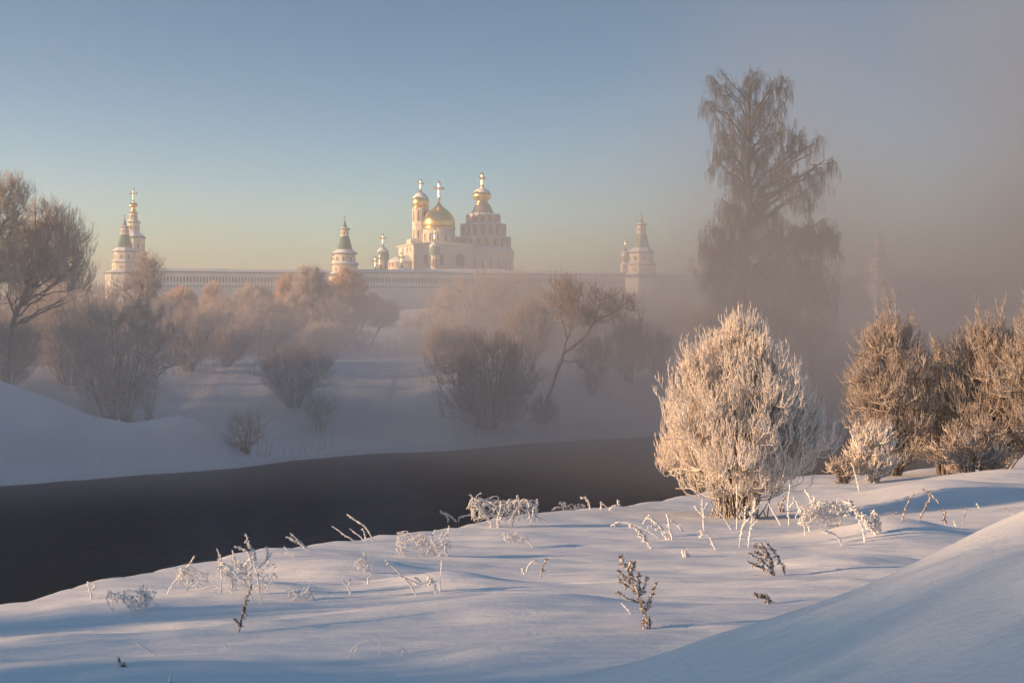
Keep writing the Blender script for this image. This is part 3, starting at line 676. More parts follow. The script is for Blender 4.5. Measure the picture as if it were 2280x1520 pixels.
# --- poles, wires, signboard on the meadow
def pole(px, Y, top, label, w_=.11):
    X, Yy, z = at(px, Y); S = thing('utility_pole', label, 'pole', (X, Yy, z), 'utility poles on the far meadow')
    h = zpy(top, Y) - z
    MB().lathe([(w_ * 1.25, -.3), (w_, h * .5), (w_ * .75, h)], 8).build('post', 'pole', S)
    b = MB().box(0, 0, h - .75, h - .63, 1.5, .1, .3); b.build('crossarm', 'pole', S)
    m = MB()
    for q in (-.65, 0, .65): MB().lathe([(.05, h - .63), (.07, h - .5), (.03, h - .42)], 6, 0, q * math.cos(.3), q * math.sin(.3)).build('insulator', 'board', S)
    return (X, Yy, z + h - .45)
pp = [pole(1430, 205, 600, 'tall dark pole in front of the misty tower'), pole(1518, 235, 636, 'pale pole between misty tower and birch'),
      pole(1235, 225, 662, 'pole in mist above the leaning tree'), pole(1057, 250, 668, 'pole below the cathedral rotunda'), pole(1968, 200, 622, 'pole in the thick mist below the faint tower')]
def wire(a, b, label, sag=1.6):
    t = np.linspace(0, 1, 24)[:, None]; A = np.array(a); B = np.array(b); P = A * (1 - t) + B * t; P[:, 2] -= sag * 4 * (t * (1 - t))[:, 0]
    o = link('power_line', Tubes().add(P, np.full(24, .022), 4).mesh('power_line', M['pole'])); tag(o, label, 'wire', 'wires between the poles')
wire(pp[0], pp[1], 'wire from the tall dark pole to the pale pole'); wire(pp[2], pp[0], 'wire from the tall dark pole to the pole above the leaning tree')
wire(pp[3], pp[2], 'wire sagging below the cathedral rotunda'); wire(pp[1], pp[4], 'wire passing behind the birch into the mist')
X, Y_, z = at(873, 178)
S = thing('signboard', 'pale blank signboard standing on the snowy meadow', 'sign', (X, Y_, z))
MB().box(0, 0, .55, 1.62, 1.5, .07).build('board', 'board', S); MB().box(-.6, .06, -.2, .55, .08, .08).build('post', 'pole', S); MB().box(.6, .06, -.2, .55, .08, .08).build('post', 'pole', S)
# ------------------------------------------------------------------ trees and shrubs
def branchy_tree(seed, h, spread, blobs, trunk_pts, nl, nb, tw, rt, rb, up=.5, droopy=False, extra=()):
    """trunk polyline (metres), crown = blobs [(x,y,z,rx,ry,rz)]"""
    r = rs(seed); st = Tubes(); tb = Tubes()
    T = np.array(trunk_pts, float)
    n = 14; u = np.linspace(0, len(T) - 1, n); P = np.stack([np.interp(u, np.arange(len(T)), T[:, i]) for i in range(3)], 1)
    P[1:-1] += r.normal(size=(n - 2, 3)) * rt * .25
    P[0, 2] -= .3
    st.add(P, np.interp(np.linspace(0, 1, n), [0, .06, 1], [rt * 1.35, rt, rt * .22]), 8); skel = [P]
    for i in range(nl):
        b = blobs[i % len(blobs)]; e = np.array(b[:3]) + rvec(r, 1)[0] * np.array(b[3:6]) * r.uniform(.2, .75)
        # leave the trunk below the target
        zt = e[2] - r.uniform(.25, .5) * np.linalg.norm(e[:2] - P[:, :2].mean(0)) - .08 * h
        k = int(np.clip(np.abs(P[:, 2] - zt).argmin(), 2, n - 2)); rr = rt * np.interp(k / n, [0, 1], [.55, .2])
        Q = limb(P[k], e, r, 8, .14, .1 if not droopy else .25); skel.append(Q); st.add(Q, np.linspace(rr, rr * .3, 8), 5)
        for _ in range(2):
            k2 = r.randint(3, 7); e2 = Q[k2] + (rvec(r, 1)[0] * .8 + np.array([0, 0, .4])) * np.array(b[3:6]) * .7
            Q2 = limb(Q[k2], e2, r, 6, .14, .05); skel.append(Q2); st.add(Q2, np.linspace(rr * .45, rr * .16, 6), 4)
    for a, b_, rr in extra:
        Q = limb(a, b_, r, 8, .1, .1); skel.append(Q); st.add(Q, np.linspace(rr, rr * .35, 8), 5)
    tg = blobs_sample(r, blobs, nb)
    crown(r, tb, skel, tg, up, rb * 1.4, rb, 5, droopy, tw, pen=1.0 if not droopy else .3)
    return st, tb

# the frosted willow bush in the foreground
X, Yb, z = ground_at(1645, 1152)
st, tb = make_shrub(4, 422 * Yb / F, 184 * Yb / F, BUSH, 15, 820, ((6, .36, 1.2, .0072), (3, .20, 1.0, .0064), (2, .09, 1.0, .0058)), .050, .0092, .8, lump=.26, inner=.25)
hb = place_plant('willow_bush', 'dense frost covered willow bush glowing in the sun on the near bank', 'bush', (X, Yb, z - .05), st, tb, M['bark'], M['frost'])
# two ragged spikes of twigs that break its outline
r = rs(9); tb2 = Tubes(); s_ = Yb / F
for px0, px1, y0, y1, nn in ((1575, 1556, 850, 785, 7), (1640, 1622, 800, 712, 9), (1690, 1700, 800, 720, 10)):
    a = np.array([(px0 - 1645) * s_, 0, (1152 - y0) * s_]) + r.normal(size=(nn, 3)) * .08
    b = np.array([(px1 - 1645) * s_, 0, (1152 - y1) * s_]) + r.normal(size=(nn, 3)) * np.array([.1, .12, .1])
    P = bez(a, (a + b) / 2 + r.normal(size=(nn, 3)) * .05, b, 5); tb2.add(P, np.repeat(np.linspace(.012, .009, 5)[None], nn, 0), 3)
    Q, R = twigs_on(r, P, 7, .2, 1.4, .009, 3, .6, .1); tb2.add(Q, R, 3)
link('spray', tb2.mesh('spray', M['frost']), hb)
# dark dead grass and stems about its foot
r = rs(14); t3 = Tubes(); n = 150
a = np.stack([r.normal(size=n) * .19, r.normal(size=n) * .15, np.full(n, -.05)], 1); b = a + np.stack([r.normal(size=n) * .16, r.normal(size=n) * .16, r.uniform(.25, .95, n)], 1)
t3.add(bez(a, (a + b) / 2 + r.normal(size=(n, 3)) * .06, b, 5), np.repeat(np.linspace(.016, .009, 5)[None], n, 0), 4)
link('stems', t3.mesh('stems', M['weed_brown']), hb)

def shrub(px, py, label, hpx, wpx, prof, seed, nl, nb, tw, m, rl, rb, Y=None, name='shrub', st_m='bark_far', up=.7, lump=.2, inner=.35, lean=(0, 0), group=None, cat='shrub'):
    if Y is None: X, Y, z = ground_at(px, py)
    else: X, Y, z = at(px, Y)
    h = zpy(py - hpx, Y) - z if hpx > 0 else -hpx
    st, tb = make_shrub(seed, h, wpx * Y / F, prof, nl, nb, tw, rl, rb, up, lump=lump, inner=inner, lean=lean)
    return place_plant(name, label, cat, (X, Y, z - .05), st, tb, M[st_m], M[m], group, ('stems', 'crown'))

# right hand bushes beyond the snow crest
G = 'frosted bushes on the right of the near bank'
shrub(1985, 1070, 'tall frosted bush standing right of the glowing willow', 360, 98, ROUND, 21, 9, 460, ((6, .42, 1.0, .0105), (3, .2, .9, .009)), 'twig_frosty', .05, .012, Y=40, group=G, st_m='bark', inner=.3, cat='bush', name='bush')
shrub(1945, 1075, 'low bright frosted bush at the foot of the tall right bush', 120, 62, FAN, 22, 9, 150, ((5, .28, .8, .015), (2, .14, .8, .012)), 'frost', .035, .016, Y=36, group=G, st_m='frost', cat='bush', name='bush')
shrub(2105, 1068, 'shaded bush just right of the tall frosted one', 285, 92, ROUND, 23, 9, 400, ((6, .42, .9, .0105), (3, .2, .9, .009)), 'twig_frosty', .05, .012, Y=42, group=G, cat='bush', name='bush')
shrub(2215, 1060, 'large dark bush near the right edge with warm lit top', 350, 105, ROUND, 24, 10, 500, ((6, .42, 1.0, .0105), (3, .2, .9, .009)), 'twig_frosty', .06, .012, Y=39.5, group=G, cat='bush', name='bush')
shrub(2345, 1040, 'tall bush cut off by the right edge of the frame', 380, 110, ROUND, 25, 10, 450, ((6, .42, .9, .0105), (3, .2, .9, .009)), 'twig_frosty', .06, .012, Y=38, group=G, cat='bush', name='bush')
shrub(2165, 1066, 'low tangle of dark twigs between the right hand bushes', 130, 80, ROUND, 26, 8, 170, ((5, .3, .5, .013), (2, .16, .6, .011)), 'twig_frosty', .04, .015, Y=37.5, group=G, cat='bush', name='bush')
shrub(1878, 1072, 'small sprawling twiggy shrub right behind the willow', 52, 42, FAN, 27, 7, 60, ((5, .22, .7, .013),), 'twig_frosty', .03, .013, Y=35.5, group=G)

# far bank shrubs
TW2 = ((5, .8, 1.1, .010), (3, .42, 1.0, .0085))
GF = 'bare shrubs on the far bank'
shrub(262, 905, 'big upright many-stemmed shrub in the gully behind the snow spur', 228, 140, FAN, 31, 22, 500, TW2, 'twig_dim', .06, .018, group=GF, Y=74)
shrub(150, 880, 'twiggy brown shrub left of the big gully shrub', 205, 90, FAN, 32, 14, 250, TW2, 'twig_dim', .05, .018, group=GF, Y=80)
shrub(420, 826, 'fan shaped shrub on the bank top, left one of the pair', 120, 62, FAN, 33, 18, 190, TW2, 'twig_dim', .05, .018, group=GF)
shrub(506, 815, 'low broad shrub on the bank top, right one of the pair', 68, 46, FAN, 34, 16, 200, TW2, 'twig_dim', .04, .018, group=GF)
shrub(655, 905, 'round fan shaped shrub halfway down the far snow slope', 125, 85, FAN, 35, 22, 230, TW2, 'twig_dim', .05, .017, group=GF)
shrub(712, 962, 'small drooping shrub below the round slope shrub', 85, 38, FAN, 36, 7, 90, ((5, .5, .6, .013),), 'twig_dim', .03, .015, group=GF)
shrub(545, 1008, 'little bare shrub where the snow spur meets the water', 85, 48, FAN, 37, 8, 70, ((5, .5, .5, .013),), 'twig_dim', .03, .015, group=GF)
shrub(1085, 952, 'wide dim shrub in the mist above the river edge', 200, 118, THICK, 38, 19, 360, TW2, 'twig_brown', .05, .016, group=GF)
shrub(1000, 870, 'misty shrub left of the wide dim one', 130, 60, FAN, 39, 9, 280, TW2, 'twig_dim', .05, .018, group=GF, Y=90)
shrub(1210, 945, 'low clump about the foot of the leaning tree', 60, 34, ROUND, 40, 7, 160, ((5, .35, .6, .013),), 'twig_dark', .03, .015, group=GF)
shrub(20, 850, 'shrubs bending over the snow spur at the left edge', 130, 60, FAN, 41, 8, 300, TW2, 'twig_dim', .04, .016, group=GF, Y=76)
shrub(1320, 880, 'thin sapling clump right of the leaning tree', 120, 40, FAN, 42, 6, 90, TW2, 'twig_dark', .04, .015, group=GF)
shrub(1400, 850, 'dark saplings on the misty bank left of the willow', 130, 55, FAN, 43, 9, 180, TW2, 'twig_dark', .05, .015, group=GF)
shrub(1465, 845, 'short forked shrub close to the left side of the willow', 95, 34, FAN, 44, 6, 90, TW2, 'twig_dark', .06, .015, group=GF)
shrub(1560, 830, 'misty bush behind the left shoulder of the willow', 140, 50, FAN, 45, 8, 240, TW2, 'twig_dim', .05, .015, group=GF, Y=110)
shrub(1175, 880, 'upright thin shrub left of the leaning trunk', 200, 60, FAN, 46, 9, 300, TW2, 'twig_dim', .05, .016, group=GF, Y=96)
shrub(332, 925, 'sparse reeds and stems at the foot of the gully', 90, 26, FAN, 47, 8, 60, ((3, .5, .9, .012),), 'twig_dim', .025, .013, group=GF, Y=76)
shrub(800, 775, 'row of thin dark stems at the meadow edge below the round tower', 40, 34, FAN, 48, 8, 120, ((4, .6, .9, .015),), 'twig_dim', .04, .018, group=GF, Y=150)
# undergrowth filling behind the left shrubs
for i, (px, Y, hp, wp_, lb) in enumerate(((110, 105, 5.5, 3.4, 'pale thicket behind the left shrubs with a warm top'), (60, 92, 5.0, 3.2, 'thicket at the left edge under the large tree'), (330, 120, 5.2, 3.0, 'thicket below the left corner tower'),
        (200, 125, 6.5, 3.6, 'frosty thicket left of the corner tower'), (590, 140, 5.5, 3.4, 'grey thicket behind the slope shrub'), (1050, 125, 7, 4.2, 'misty thicket above the wide dim shrub'), (1140, 130, 7.5, 4.4, 'misty thicket left of the leaning tree'),
        (1300, 128, 6, 4, 'misty thicket right of the leaning tree'), (500, 160, 6, 3.4, 'frosty thicket behind the pair of bank shrubs'))):
    X, Y_, z = at(px, Y); st, tb = make_shrub(60 + i, hp, wp_, THICK, 13, 330, ((6, .8, .9, .016), (2, .45, .8, .014)), .05, .018)
    tk = place_plant('shrub', lb, 'shrub', (X, Y_, z), st, tb, M['bark_far'], M['twig_dim' if i not in (0, 3) else 'twig_pale'], 'thickets behind the far bank', ('stems', 'crown'))
    if i in (4, 5, 8): thk = globals().setdefault('THK', []); thk.append(tk)
r = rs(321)
for i in range(30):
    px = (250 + i * 31 if i < 17 else 960 + (i - 17) * 50) + r.uniform(-12, 12); Y = r.uniform(128, 176) if i < 17 else r.uniform(118, 172)
    k = r.uniform(.5, .8); copy_tree(THK[i % 3], at(px, Y), 'frosted brown thicket in the continuous scrub between the far bank and the fortress wall', r.uniform(0, 6), (k * 1.25, k * 1.25, k), 'scrub below the fortress wall')

# leaning bare tree on the misty bank
def px_tree(px, py, Y, strokes, **k): pass
X, Y_, z = ground_at(1208, 932); s_ = Y_ / F
def rel(px, py, dy=0): return ((px - 1208) * s_, dy, (932 - py) * s_)
st = Tubes(); tb = Tubes(); r = rs(5); sk = []
for pts, r0, r1 in (([(1205, 938, 0), (1222, 880, .2), (1245, 815, .1), (1255, 785, 0)], .15, .10), ([(1255, 785, 0), (1300, 755, .2), (1322, 718, .4), (1360, 698, .5), (1392, 676, .8)], .085, .02),
                    ([(1255, 787, 0), (1262, 755, 0), (1252, 720, -.3), (1247, 680, -.4), (1262, 652, -.5)], .07, .015), ([(1262, 755, 0), (1276, 728, .4), (1279, 700, .6), (1290, 672, .7)], .05, .02),
                    ([(1250, 803, 0), (1285, 803, .3), (1297, 820, .4)], .04, .015), ([(1322, 718, .4), (1330, 690, .1), (1345, 665, 0)], .05, .015)):
    Q = np.array([rel(*p) for p in pts]); u = np.linspace(0, len(Q) - 1, 12); P = np.stack([np.interp(u, np.arange(len(Q)), Q[:, i]) for i in range(3)], 1)
    P[1:-1] += r.normal(size=(10, 3)) * .03; st.add(P, np.linspace(r0, r1, 12), 7); sk.append(P)
tg = blobs_sample(r, [(*rel(1265, 665), 1.9, 1.6, 1.6), (*rel(1355, 690), 2.0, 1.6, 1.2), (*rel(1300, 720), 1.6, 1.2, 1.0)], 230)
crown(r, tb, sk, tg, .5, .012, .010, 5, False, ((6, .55, .8, .008), (3, .3, .6, .007)), .5)
place_plant('leaning_tree', 'bare tree leaning right with forked trunk on the misty far bank', 'tree', (X, Y_, z), st, tb, M['bark_far'], M['twig_brown'])

def tree(name, px, Y, label, top, parts, nl, nb, tw, m, rt, rb, seed, trunk=None, up=.5, droopy=False, st_m='bark_far', group=None, extra=()):
    """parts: crown blobs in photo pixels (px, py, rx, ry)"""
    X, Y_, z = at(px, Y); s_ = Y_ / F; g = ZC + HY * s_ - z
    f = lambda x, y: ((x - px) * s_, 0, g - y * s_)
    r = rs(seed + 100)
    bl = [(f(x, y)[0], r.uniform(-.3, .3) * rx * s_, f(x, y)[2], rx * s_ * (1.12 if droopy else 1), rx * s_ * .85, ry * s_ * (1.25 if droopy else 1)) for x, y, rx, ry in parts]
    tp = [f(x, y) for x, y in trunk] if trunk else [(0, 0, 0), f(px + 1, (top + HY) / 2), f(px, top + 12)]
    tp[0] = (tp[0][0], 0, 0)
    ex = [(f(*a), f(*b), q) for a, b, q in extra]
    st, tb = branchy_tree(seed, g - top * s_, 1, bl, tp, nl, nb, tw, rt, rb, up, droopy, ex)
    return place_plant(name, label, 'tree', (X, Y_, z), st, tb, M[st_m], M[m], group)

# large crack willow at the left edge
TWL = ((6, .75, .9, .008), (4, .38, .8, .0068))
tree('willow_tree', 12, 72, 'large bare tree leaning right at the left edge of the photo', 390,
     [(95, 520, 62, 62), (155, 540, 48, 50), (120, 600, 70, 50), (180, 600, 32, 38), (60, 560, 60, 60), (170, 655, 28, 25), (35, 640, 55, 40)], 24, 460, TWL, 'twig_pale', .15, .009, 71,
     trunk=[(14, 820), (22, 740), (45, 680), (66, 620), (100, 560), (118, 500)], up=.35, group='large bare trees at the left edge', st_m='bark',
     extra=(((60, 640), (150, 520), .07), ((55, 660), (190, 640), .055), ((66, 620), (80, 470), .08)))
tree('willow_tree', -55, 70, 'taller frosted tree cut off by the left edge of the photo', 385,
     [(15, 440, 52, 50), (-20, 500, 70, 70), (50, 470, 30, 40), (-60, 430, 70, 60), (0, 590, 60, 60), (-90, 560, 80, 80)], 22, 560, TWL, 'twig_pale', .17, .010, 72,
     trunk=[(-50, 830), (-45, 700), (-30, 580), (-20, 480)], up=.45, group='large bare trees at the left edge', st_m='bark')
# round trees beyond, left
GM = 'frosted trees on the meadow before the wall'
TWF = ((6, 1.0, .7, .030), (3, .55, .6, .026))
def mead(px, Y, label, top, parts, nl, nb, m, seed, rt=.22, up=.45, trunk=None, name='tree', tw=TWF):
    return tree(name, px, Y, label, top, parts, nl, nb, tw, m, rt, .035, seed, trunk, up, group=GM)
mead(140, 230, 'rounded pale tree left of the corner tower', 600, [(140, 640, 42, 36), (165, 660, 34, 30), (110, 650, 34, 30), (185, 675, 22, 25)], 8, 420, 'twig_pale', 80)
mead(205, 240, 'small tree close to the left foot of the corner tower', 645, [(200, 675, 22, 28), (175, 690, 24, 24)], 6, 220, 'twig_pale', 81)
mead(392, 185, 'golden sunlit tree with twisted dark limbs below the fortress wall', 645, [(402, 672, 30, 22), (370, 685, 22, 20), (425, 695, 20, 26), (360, 715, 18, 26), (395, 705, 34, 22), (412, 740, 24, 24)], 12, 760, 'twig_sunlit', 82, .26)
mead(474, 215, 'upright golden grey tree below the wall', 638, [(474, 660, 20, 22), (466, 690, 26, 26), (480, 715, 20, 22)], 8, 300, 'twig_sunlit', 83)
mead(520, 178, 'small golden tree leaning left with dark forked trunk', 682, [(492, 698, 24, 15), (462, 710, 16, 14), (515, 706, 16, 14)], 8, 360, 'twig_sunlit', 84, .2, trunk=[(560, 768), (520, 738), (500, 715), (488, 700)])
mead(575, 190, 'spreading tree with bent limbs below the wall', 636, [(570, 665, 42, 26), (540, 675, 22, 22), (600, 690, 26, 28), (610, 730, 26, 30), (585, 745, 30, 24)], 10, 560, 'twig_pale', 85, .26, trunk=[(612, 772), (606, 730), (585, 700), (570, 680)])
mead(650, 182, 'warm lit tree left of the large grey central tree', 610, [(640, 650, 28, 34), (630, 700, 26, 36), (655, 740, 30, 28)], 8, 460, 'twig_sunlit', 86)
mead(690, 170, 'large grey frosted tree in front of the wall, left of the round tower', 600, [(690, 640, 34, 38), (715, 670, 34, 36), (675, 690, 40, 40), (722, 715, 30, 34), (690, 740, 46, 30)], 12, 1000, 'twig_pale', 87, .3)
mead(770, 186, 'tall frosted tree right under the round tower', 603, [(770, 630, 26, 28), (742, 655, 24, 28), (792, 650, 22, 26), (760, 690, 24, 34), (785, 700, 22, 30)], 10, 520, 'twig_sunlit', 88, .26, trunk=[(771, 770), (770, 720), (768, 680), (768, 625)])
mead(815, 184, 'slim tree with pale leaning trunk right of the round tower tree', 655, [(820, 680, 20, 20), (840, 690, 18, 18), (808, 705, 14, 20)], 6, 170, 'twig_pale', 89, .17, trunk=[(785, 768), (805, 730), (818, 700), (820, 680)])
mead(850, 186, 'second slim leaning tree left of the signboard', 680, [(862, 700, 20, 20), (845, 715, 18, 20), (872, 715, 14, 16)], 6, 150, 'twig_dim', 90, .17, trunk=[(822, 768), (842, 735), (856, 715), (864, 695)])
mead(1000, 178, 'hazy golden tree below the right part of the cathedral', 652, [(1000, 685, 34, 32), (975, 720, 36, 36), (1020, 725, 34, 36), (1000, 760, 40, 20)], 9, 560, 'twig_sunlit', 91)
mead(1100, 185, 'hazy rounded tree right of the cathedral, with glowing top', 662, [(1095, 700, 34, 34), (1130, 700, 28, 34), (1160, 695, 26, 30), (1110, 745, 50, 26)], 9, 620, 'twig_sunlit', 92)
mead(1190, 175, 'dim tree deep in the mist behind the leaning tree', 660, [(1190, 700, 32, 36), (1225, 720, 30, 32), (1190, 750, 46, 24)], 8, 420, 'twig_dim', 93)
mead(1425, 180, 'pale tree in the mist below the tent roofed tower', 655, [(1425, 685, 28, 26), (1400, 720, 26, 32), (1445, 720, 24, 30)], 8, 380, 'twig_sunlit', 94)
mead(1500, 185, 'pale misty tree left of the birch', 665, [(1495, 700, 26, 28), (1530, 720, 30, 30), (1480, 745, 26, 22)], 8, 340, 'twig_sunlit', 95)
mead(1340, 175, 'grey misty tree left of the pole under the tower', 670, [(1335, 710, 30, 30), (1360, 740, 28, 24)], 7, 260, 'twig_dim', 96)
mead(740, 178, 'dense low thicket tree below the round tower', 690, [(740, 730, 24, 28), (715, 750, 24, 20), (765, 750, 22, 20)], 6, 300, 'twig_dim', 97)

tree('slender_tree', 286, 84, 'slender dark tree leaning right across the left corner tower', 560,
     [(330, 590, 26, 26), (345, 605, 24, 24), (300, 620, 26, 26), (330, 640, 40, 30), (270, 640, 24, 24)], 9, 170, ((5, .6, .6, .010), (2, .3, .6, .008)), 'twig_dim', .13, .012, 110,
     trunk=[(262, 850), (285, 740), (306, 670), (322, 620), (332, 580)], up=.4, st_m='bark')
# tall weeping birches in the mist
TB = ((6, .8, -1, .0075), (3, .42, -1, .0065))
GB = 'tall weeping birches in the mist'
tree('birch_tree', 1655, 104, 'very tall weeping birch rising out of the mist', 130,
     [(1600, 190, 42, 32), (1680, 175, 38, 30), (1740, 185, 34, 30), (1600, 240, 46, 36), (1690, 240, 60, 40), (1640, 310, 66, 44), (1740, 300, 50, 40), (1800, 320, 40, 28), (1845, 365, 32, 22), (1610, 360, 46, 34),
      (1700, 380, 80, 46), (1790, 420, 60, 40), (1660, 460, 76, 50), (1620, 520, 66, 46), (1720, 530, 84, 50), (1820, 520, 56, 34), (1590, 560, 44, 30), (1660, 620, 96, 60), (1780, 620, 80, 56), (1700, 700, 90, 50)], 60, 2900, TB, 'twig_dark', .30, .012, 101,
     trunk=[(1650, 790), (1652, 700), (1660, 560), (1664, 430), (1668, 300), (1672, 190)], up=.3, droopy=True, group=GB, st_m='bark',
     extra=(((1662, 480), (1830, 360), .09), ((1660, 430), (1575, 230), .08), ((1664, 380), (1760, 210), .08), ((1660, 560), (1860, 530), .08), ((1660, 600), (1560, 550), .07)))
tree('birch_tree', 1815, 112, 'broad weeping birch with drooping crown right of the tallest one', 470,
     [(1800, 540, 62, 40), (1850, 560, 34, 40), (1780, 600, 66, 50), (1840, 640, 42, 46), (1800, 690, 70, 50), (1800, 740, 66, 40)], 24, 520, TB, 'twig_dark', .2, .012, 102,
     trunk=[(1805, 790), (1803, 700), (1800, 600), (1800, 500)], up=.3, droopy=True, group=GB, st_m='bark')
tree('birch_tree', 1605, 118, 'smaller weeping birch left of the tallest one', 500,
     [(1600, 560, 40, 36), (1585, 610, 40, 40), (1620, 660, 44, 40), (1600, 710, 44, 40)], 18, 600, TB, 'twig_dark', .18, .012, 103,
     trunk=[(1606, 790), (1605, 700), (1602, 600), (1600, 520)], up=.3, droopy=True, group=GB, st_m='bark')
# trees standing out of frame to the left: they throw the shade on the near snow and the far bank
GL = 'trees beyond the left edge'
protos = []
for i, (X, Y_, h_, w_, nb, lb) in enumerate(((-33, -1.0, 7.5, 4.3, 1100, 'bare tree left of the camera, nearer the water'), (-70, 46, 14.5, 8, 1200, 'broad bare tree on the far bank beyond the left edge'))):
    z = float(H(X, Y_)); st, tb = make_shrub(200 + i, h_, w_, ROUND, 10, nb, ((8, .12 * w_ + .4, .6, .05), (2, .6, .6, .04)), .2, .045)
    protos.append(place_plant('bare_tree', lb, 'tree', (X, Y_, z - .1), st, tb, M['bark'], M['twig_pale'], GL))
for X, Y_, k, rot, pr, lb in ((-34, 5.0, .86, 5, 0, 'smaller bare tree left of the camera by the river bank'), (-46, -3.6, 1.18, 1, 0, 'bare tree left of and slightly behind the camera'), (-57, -7.6, 1.6, 3, 0, 'larger bare tree further left behind the camera'),
                              (-48, 52, .85, 1, 1, 'broad bare tree nearest the left edge on the far bank'), (-58, 60, .95, 2, 1, 'second broad tree inland of the far bank'), (-80, 34, 1.0, 3, 1, 'broad tree at the river bend far left'), (-84, 58, 1.15, 4, 1, 'tall broad tree behind the others far left'),
                              (-52, 38, .7, 7, 1, 'small broad tree at the water beyond the left edge')):
    copy_tree(protos[pr], (X, Y_, float(H(X, Y_)) - .1), lb, rot, (k * (.62 if Y_ == 5.0 else 1), k * (.62 if Y_ == 5.0 else 1), k), GL)

# dry grass and reeds poking through the snow of the far bank and meadow
r = rs(909); n = 26000
Yg = np.exp(r.uniform(math.log(60), math.log(185), n)); Xg = r.uniform(-.40, .30, n) * Yg
yf = np.interp(Xg, FS_X, FS_Y); d_ = (Yg - yf) * .72
den = fbm(Xg * .16, Yg * .16, 91, 3) + .25 * sst(14, 26, d_)
ok = (d_ > .8) & ~((Xg < -11) & (d_ < 13)) & (den > r.uniform(.2, .5, n)); ok |= (d_ > .15) & (d_ < 1.0) & (vnoise(Xg * 1.1, Xg * 0 + 5, 97) > .12); Xg, Yg = Xg[ok], Yg[ok]; n = len(Xg); Zg = H(Xg, Yg)
hh = r.uniform(.2, 1.0, n) ** 1.8 * 1.1 * (1 + .3 * (Yg > 110)); a = np.stack([Xg, Yg, Zg - .05], 1)
e = a + np.stack([r.normal(size=n) * .22 * hh, r.normal(size=n) * .22 * hh, hh], 1); c = (a + e) / 2 + np.stack([r.normal(size=n) * .06, r.normal(size=n) * .06, hh * .1], 1)
rad = .004 + .00008 * Yg
o = link('dry_grass', Tubes().add(bez(a, c, e, 4), rad[:, None] * np.linspace(1.2, .7, 4)[None], 3).mesh('dry_grass', M['twig_brown'])); tag(o, 'thin dry grass and reeds poking through the snow of the far bank', 'grass', kind='stuff')
# ------------------------------------------------------------------ frosted weeds on the near bank
WG = 'frosted weeds on the near snow'
def weed(name, label, bx, by, strokes, th=3.0, nub=1.0, m='frost_weed', seed=1, group=WG, tangle=None, nl=5):
    """strokes in photo pixels, placed at the depth where (bx, by) meets the snow"""
    r = rs(seed * 7 + int(bx)); X, Y_, z = ground_at(bx, by); s_ = Y_ / F
    tb = Tubes(); allP = []
    S = [(np.array(q, float), 1.0) for q in strokes]
    if tangle:
        x0, y0, x1, y1, n = tangle
        for _ in range(int(n * 1.5)):
            a = np.array([r.uniform(x0, x1), r.uniform(y0 + (y1 - y0) * .3, y1)]); L = (x1 - x0) * r.uniform(.18, .5); an = r.uniform(.15, PI - .15)
            b = a + np.array([math.cos(an), -math.sin(an) * .8]) * L; b[0] = np.clip(b[0], x0, x1); b[1] = max(b[1], y0)
            c = (a + b) / 2 + r.normal(size=2) * L * .25 - np.array([0, L * .15])
            S.append((np.array([a, c, b, b + r.normal(size=2) * L * .15 + np.array([0, L * .1])]), .5))
    for q, kk in S:
        n = 4 * len(q) + 2; u = np.linspace(0, len(q) - 1, n)
        # smooth through the points
        px = np.interp(u, np.arange(len(q)), q[:, 0]); py = np.interp(u, np.arange(len(q)), q[:, 1])
        for _ in range(2): px[1:-1] = (px[:-2] + 2 * px[1:-1] + px[2:]) / 4; py[1:-1] = (py[:-2] + 2 * py[1:-1] + py[2:]) / 4
        d0 = r.uniform(-.25, .25) * (abs(q[:, 0] - bx).mean() + 6) * s_ * (0 if kk == 1 and len(allP) == 0 else 1); dd = np.linspace(0, 1, n) * r.uniform(-.4, .4) * np.ptp(q[:, 1]) * s_
        P = np.stack([(px - bx) * s_, d0 + dd, (by - py) * s_], 1)
        P[1:-1] += r.normal(size=(n - 2, 3)) * th * s_ * .12
        if kk == 1:
            g = float(H(X + P[0, 0], Y_ + P[0, 1])) - z
            if q[0, 1] > by - 12: P[0, 2] = min(P[0, 2], g) - .04
        R = np.interp(np.linspace(0, 1, n), [0, .15, 1], [.42, .55, .42]) * th * s_ * kk * .76 * r.uniform(.75, 1.35, n)
        R[-1] *= 1.3 if kk == 1 else 1
        tb.add(P, R, 6); allP.append((P, kk))
    # hoar crystals and seed heads standing off the stems
    for P, kk in allP:
        L = np.linalg.norm(np.diff(P, axis=0), axis=1).sum(); m_ = int(nub * L / (th * s_) * 2.6 * kk)
        if m_ < 1: continue
        u = r.uniform(.12, 1, m_) * (len(P) - 1.001); i = u.astype(int); f = (u - i)[:, None]; a = P[i] * (1 - f) + P[i + 1] * f
        dv = rvec(r, m_) + np.array([0, 0, -.15]); b = a + dv * (th * s_ * r.uniform(.5, 1.7, m_))[:, None]
        Q = np.stack([a, (a * .45 + b * .55), b], 1)
        tb.add(Q, np.stack([np.full(m_, .2), r.uniform(.16, .34, m_), np.full(m_, .07)], 1) * th * s_, 4)
    o = link(name, tb.mesh(name, M[m])); o.location = (X, Y_, z)
    tag(o, label, 'weed', group); return o
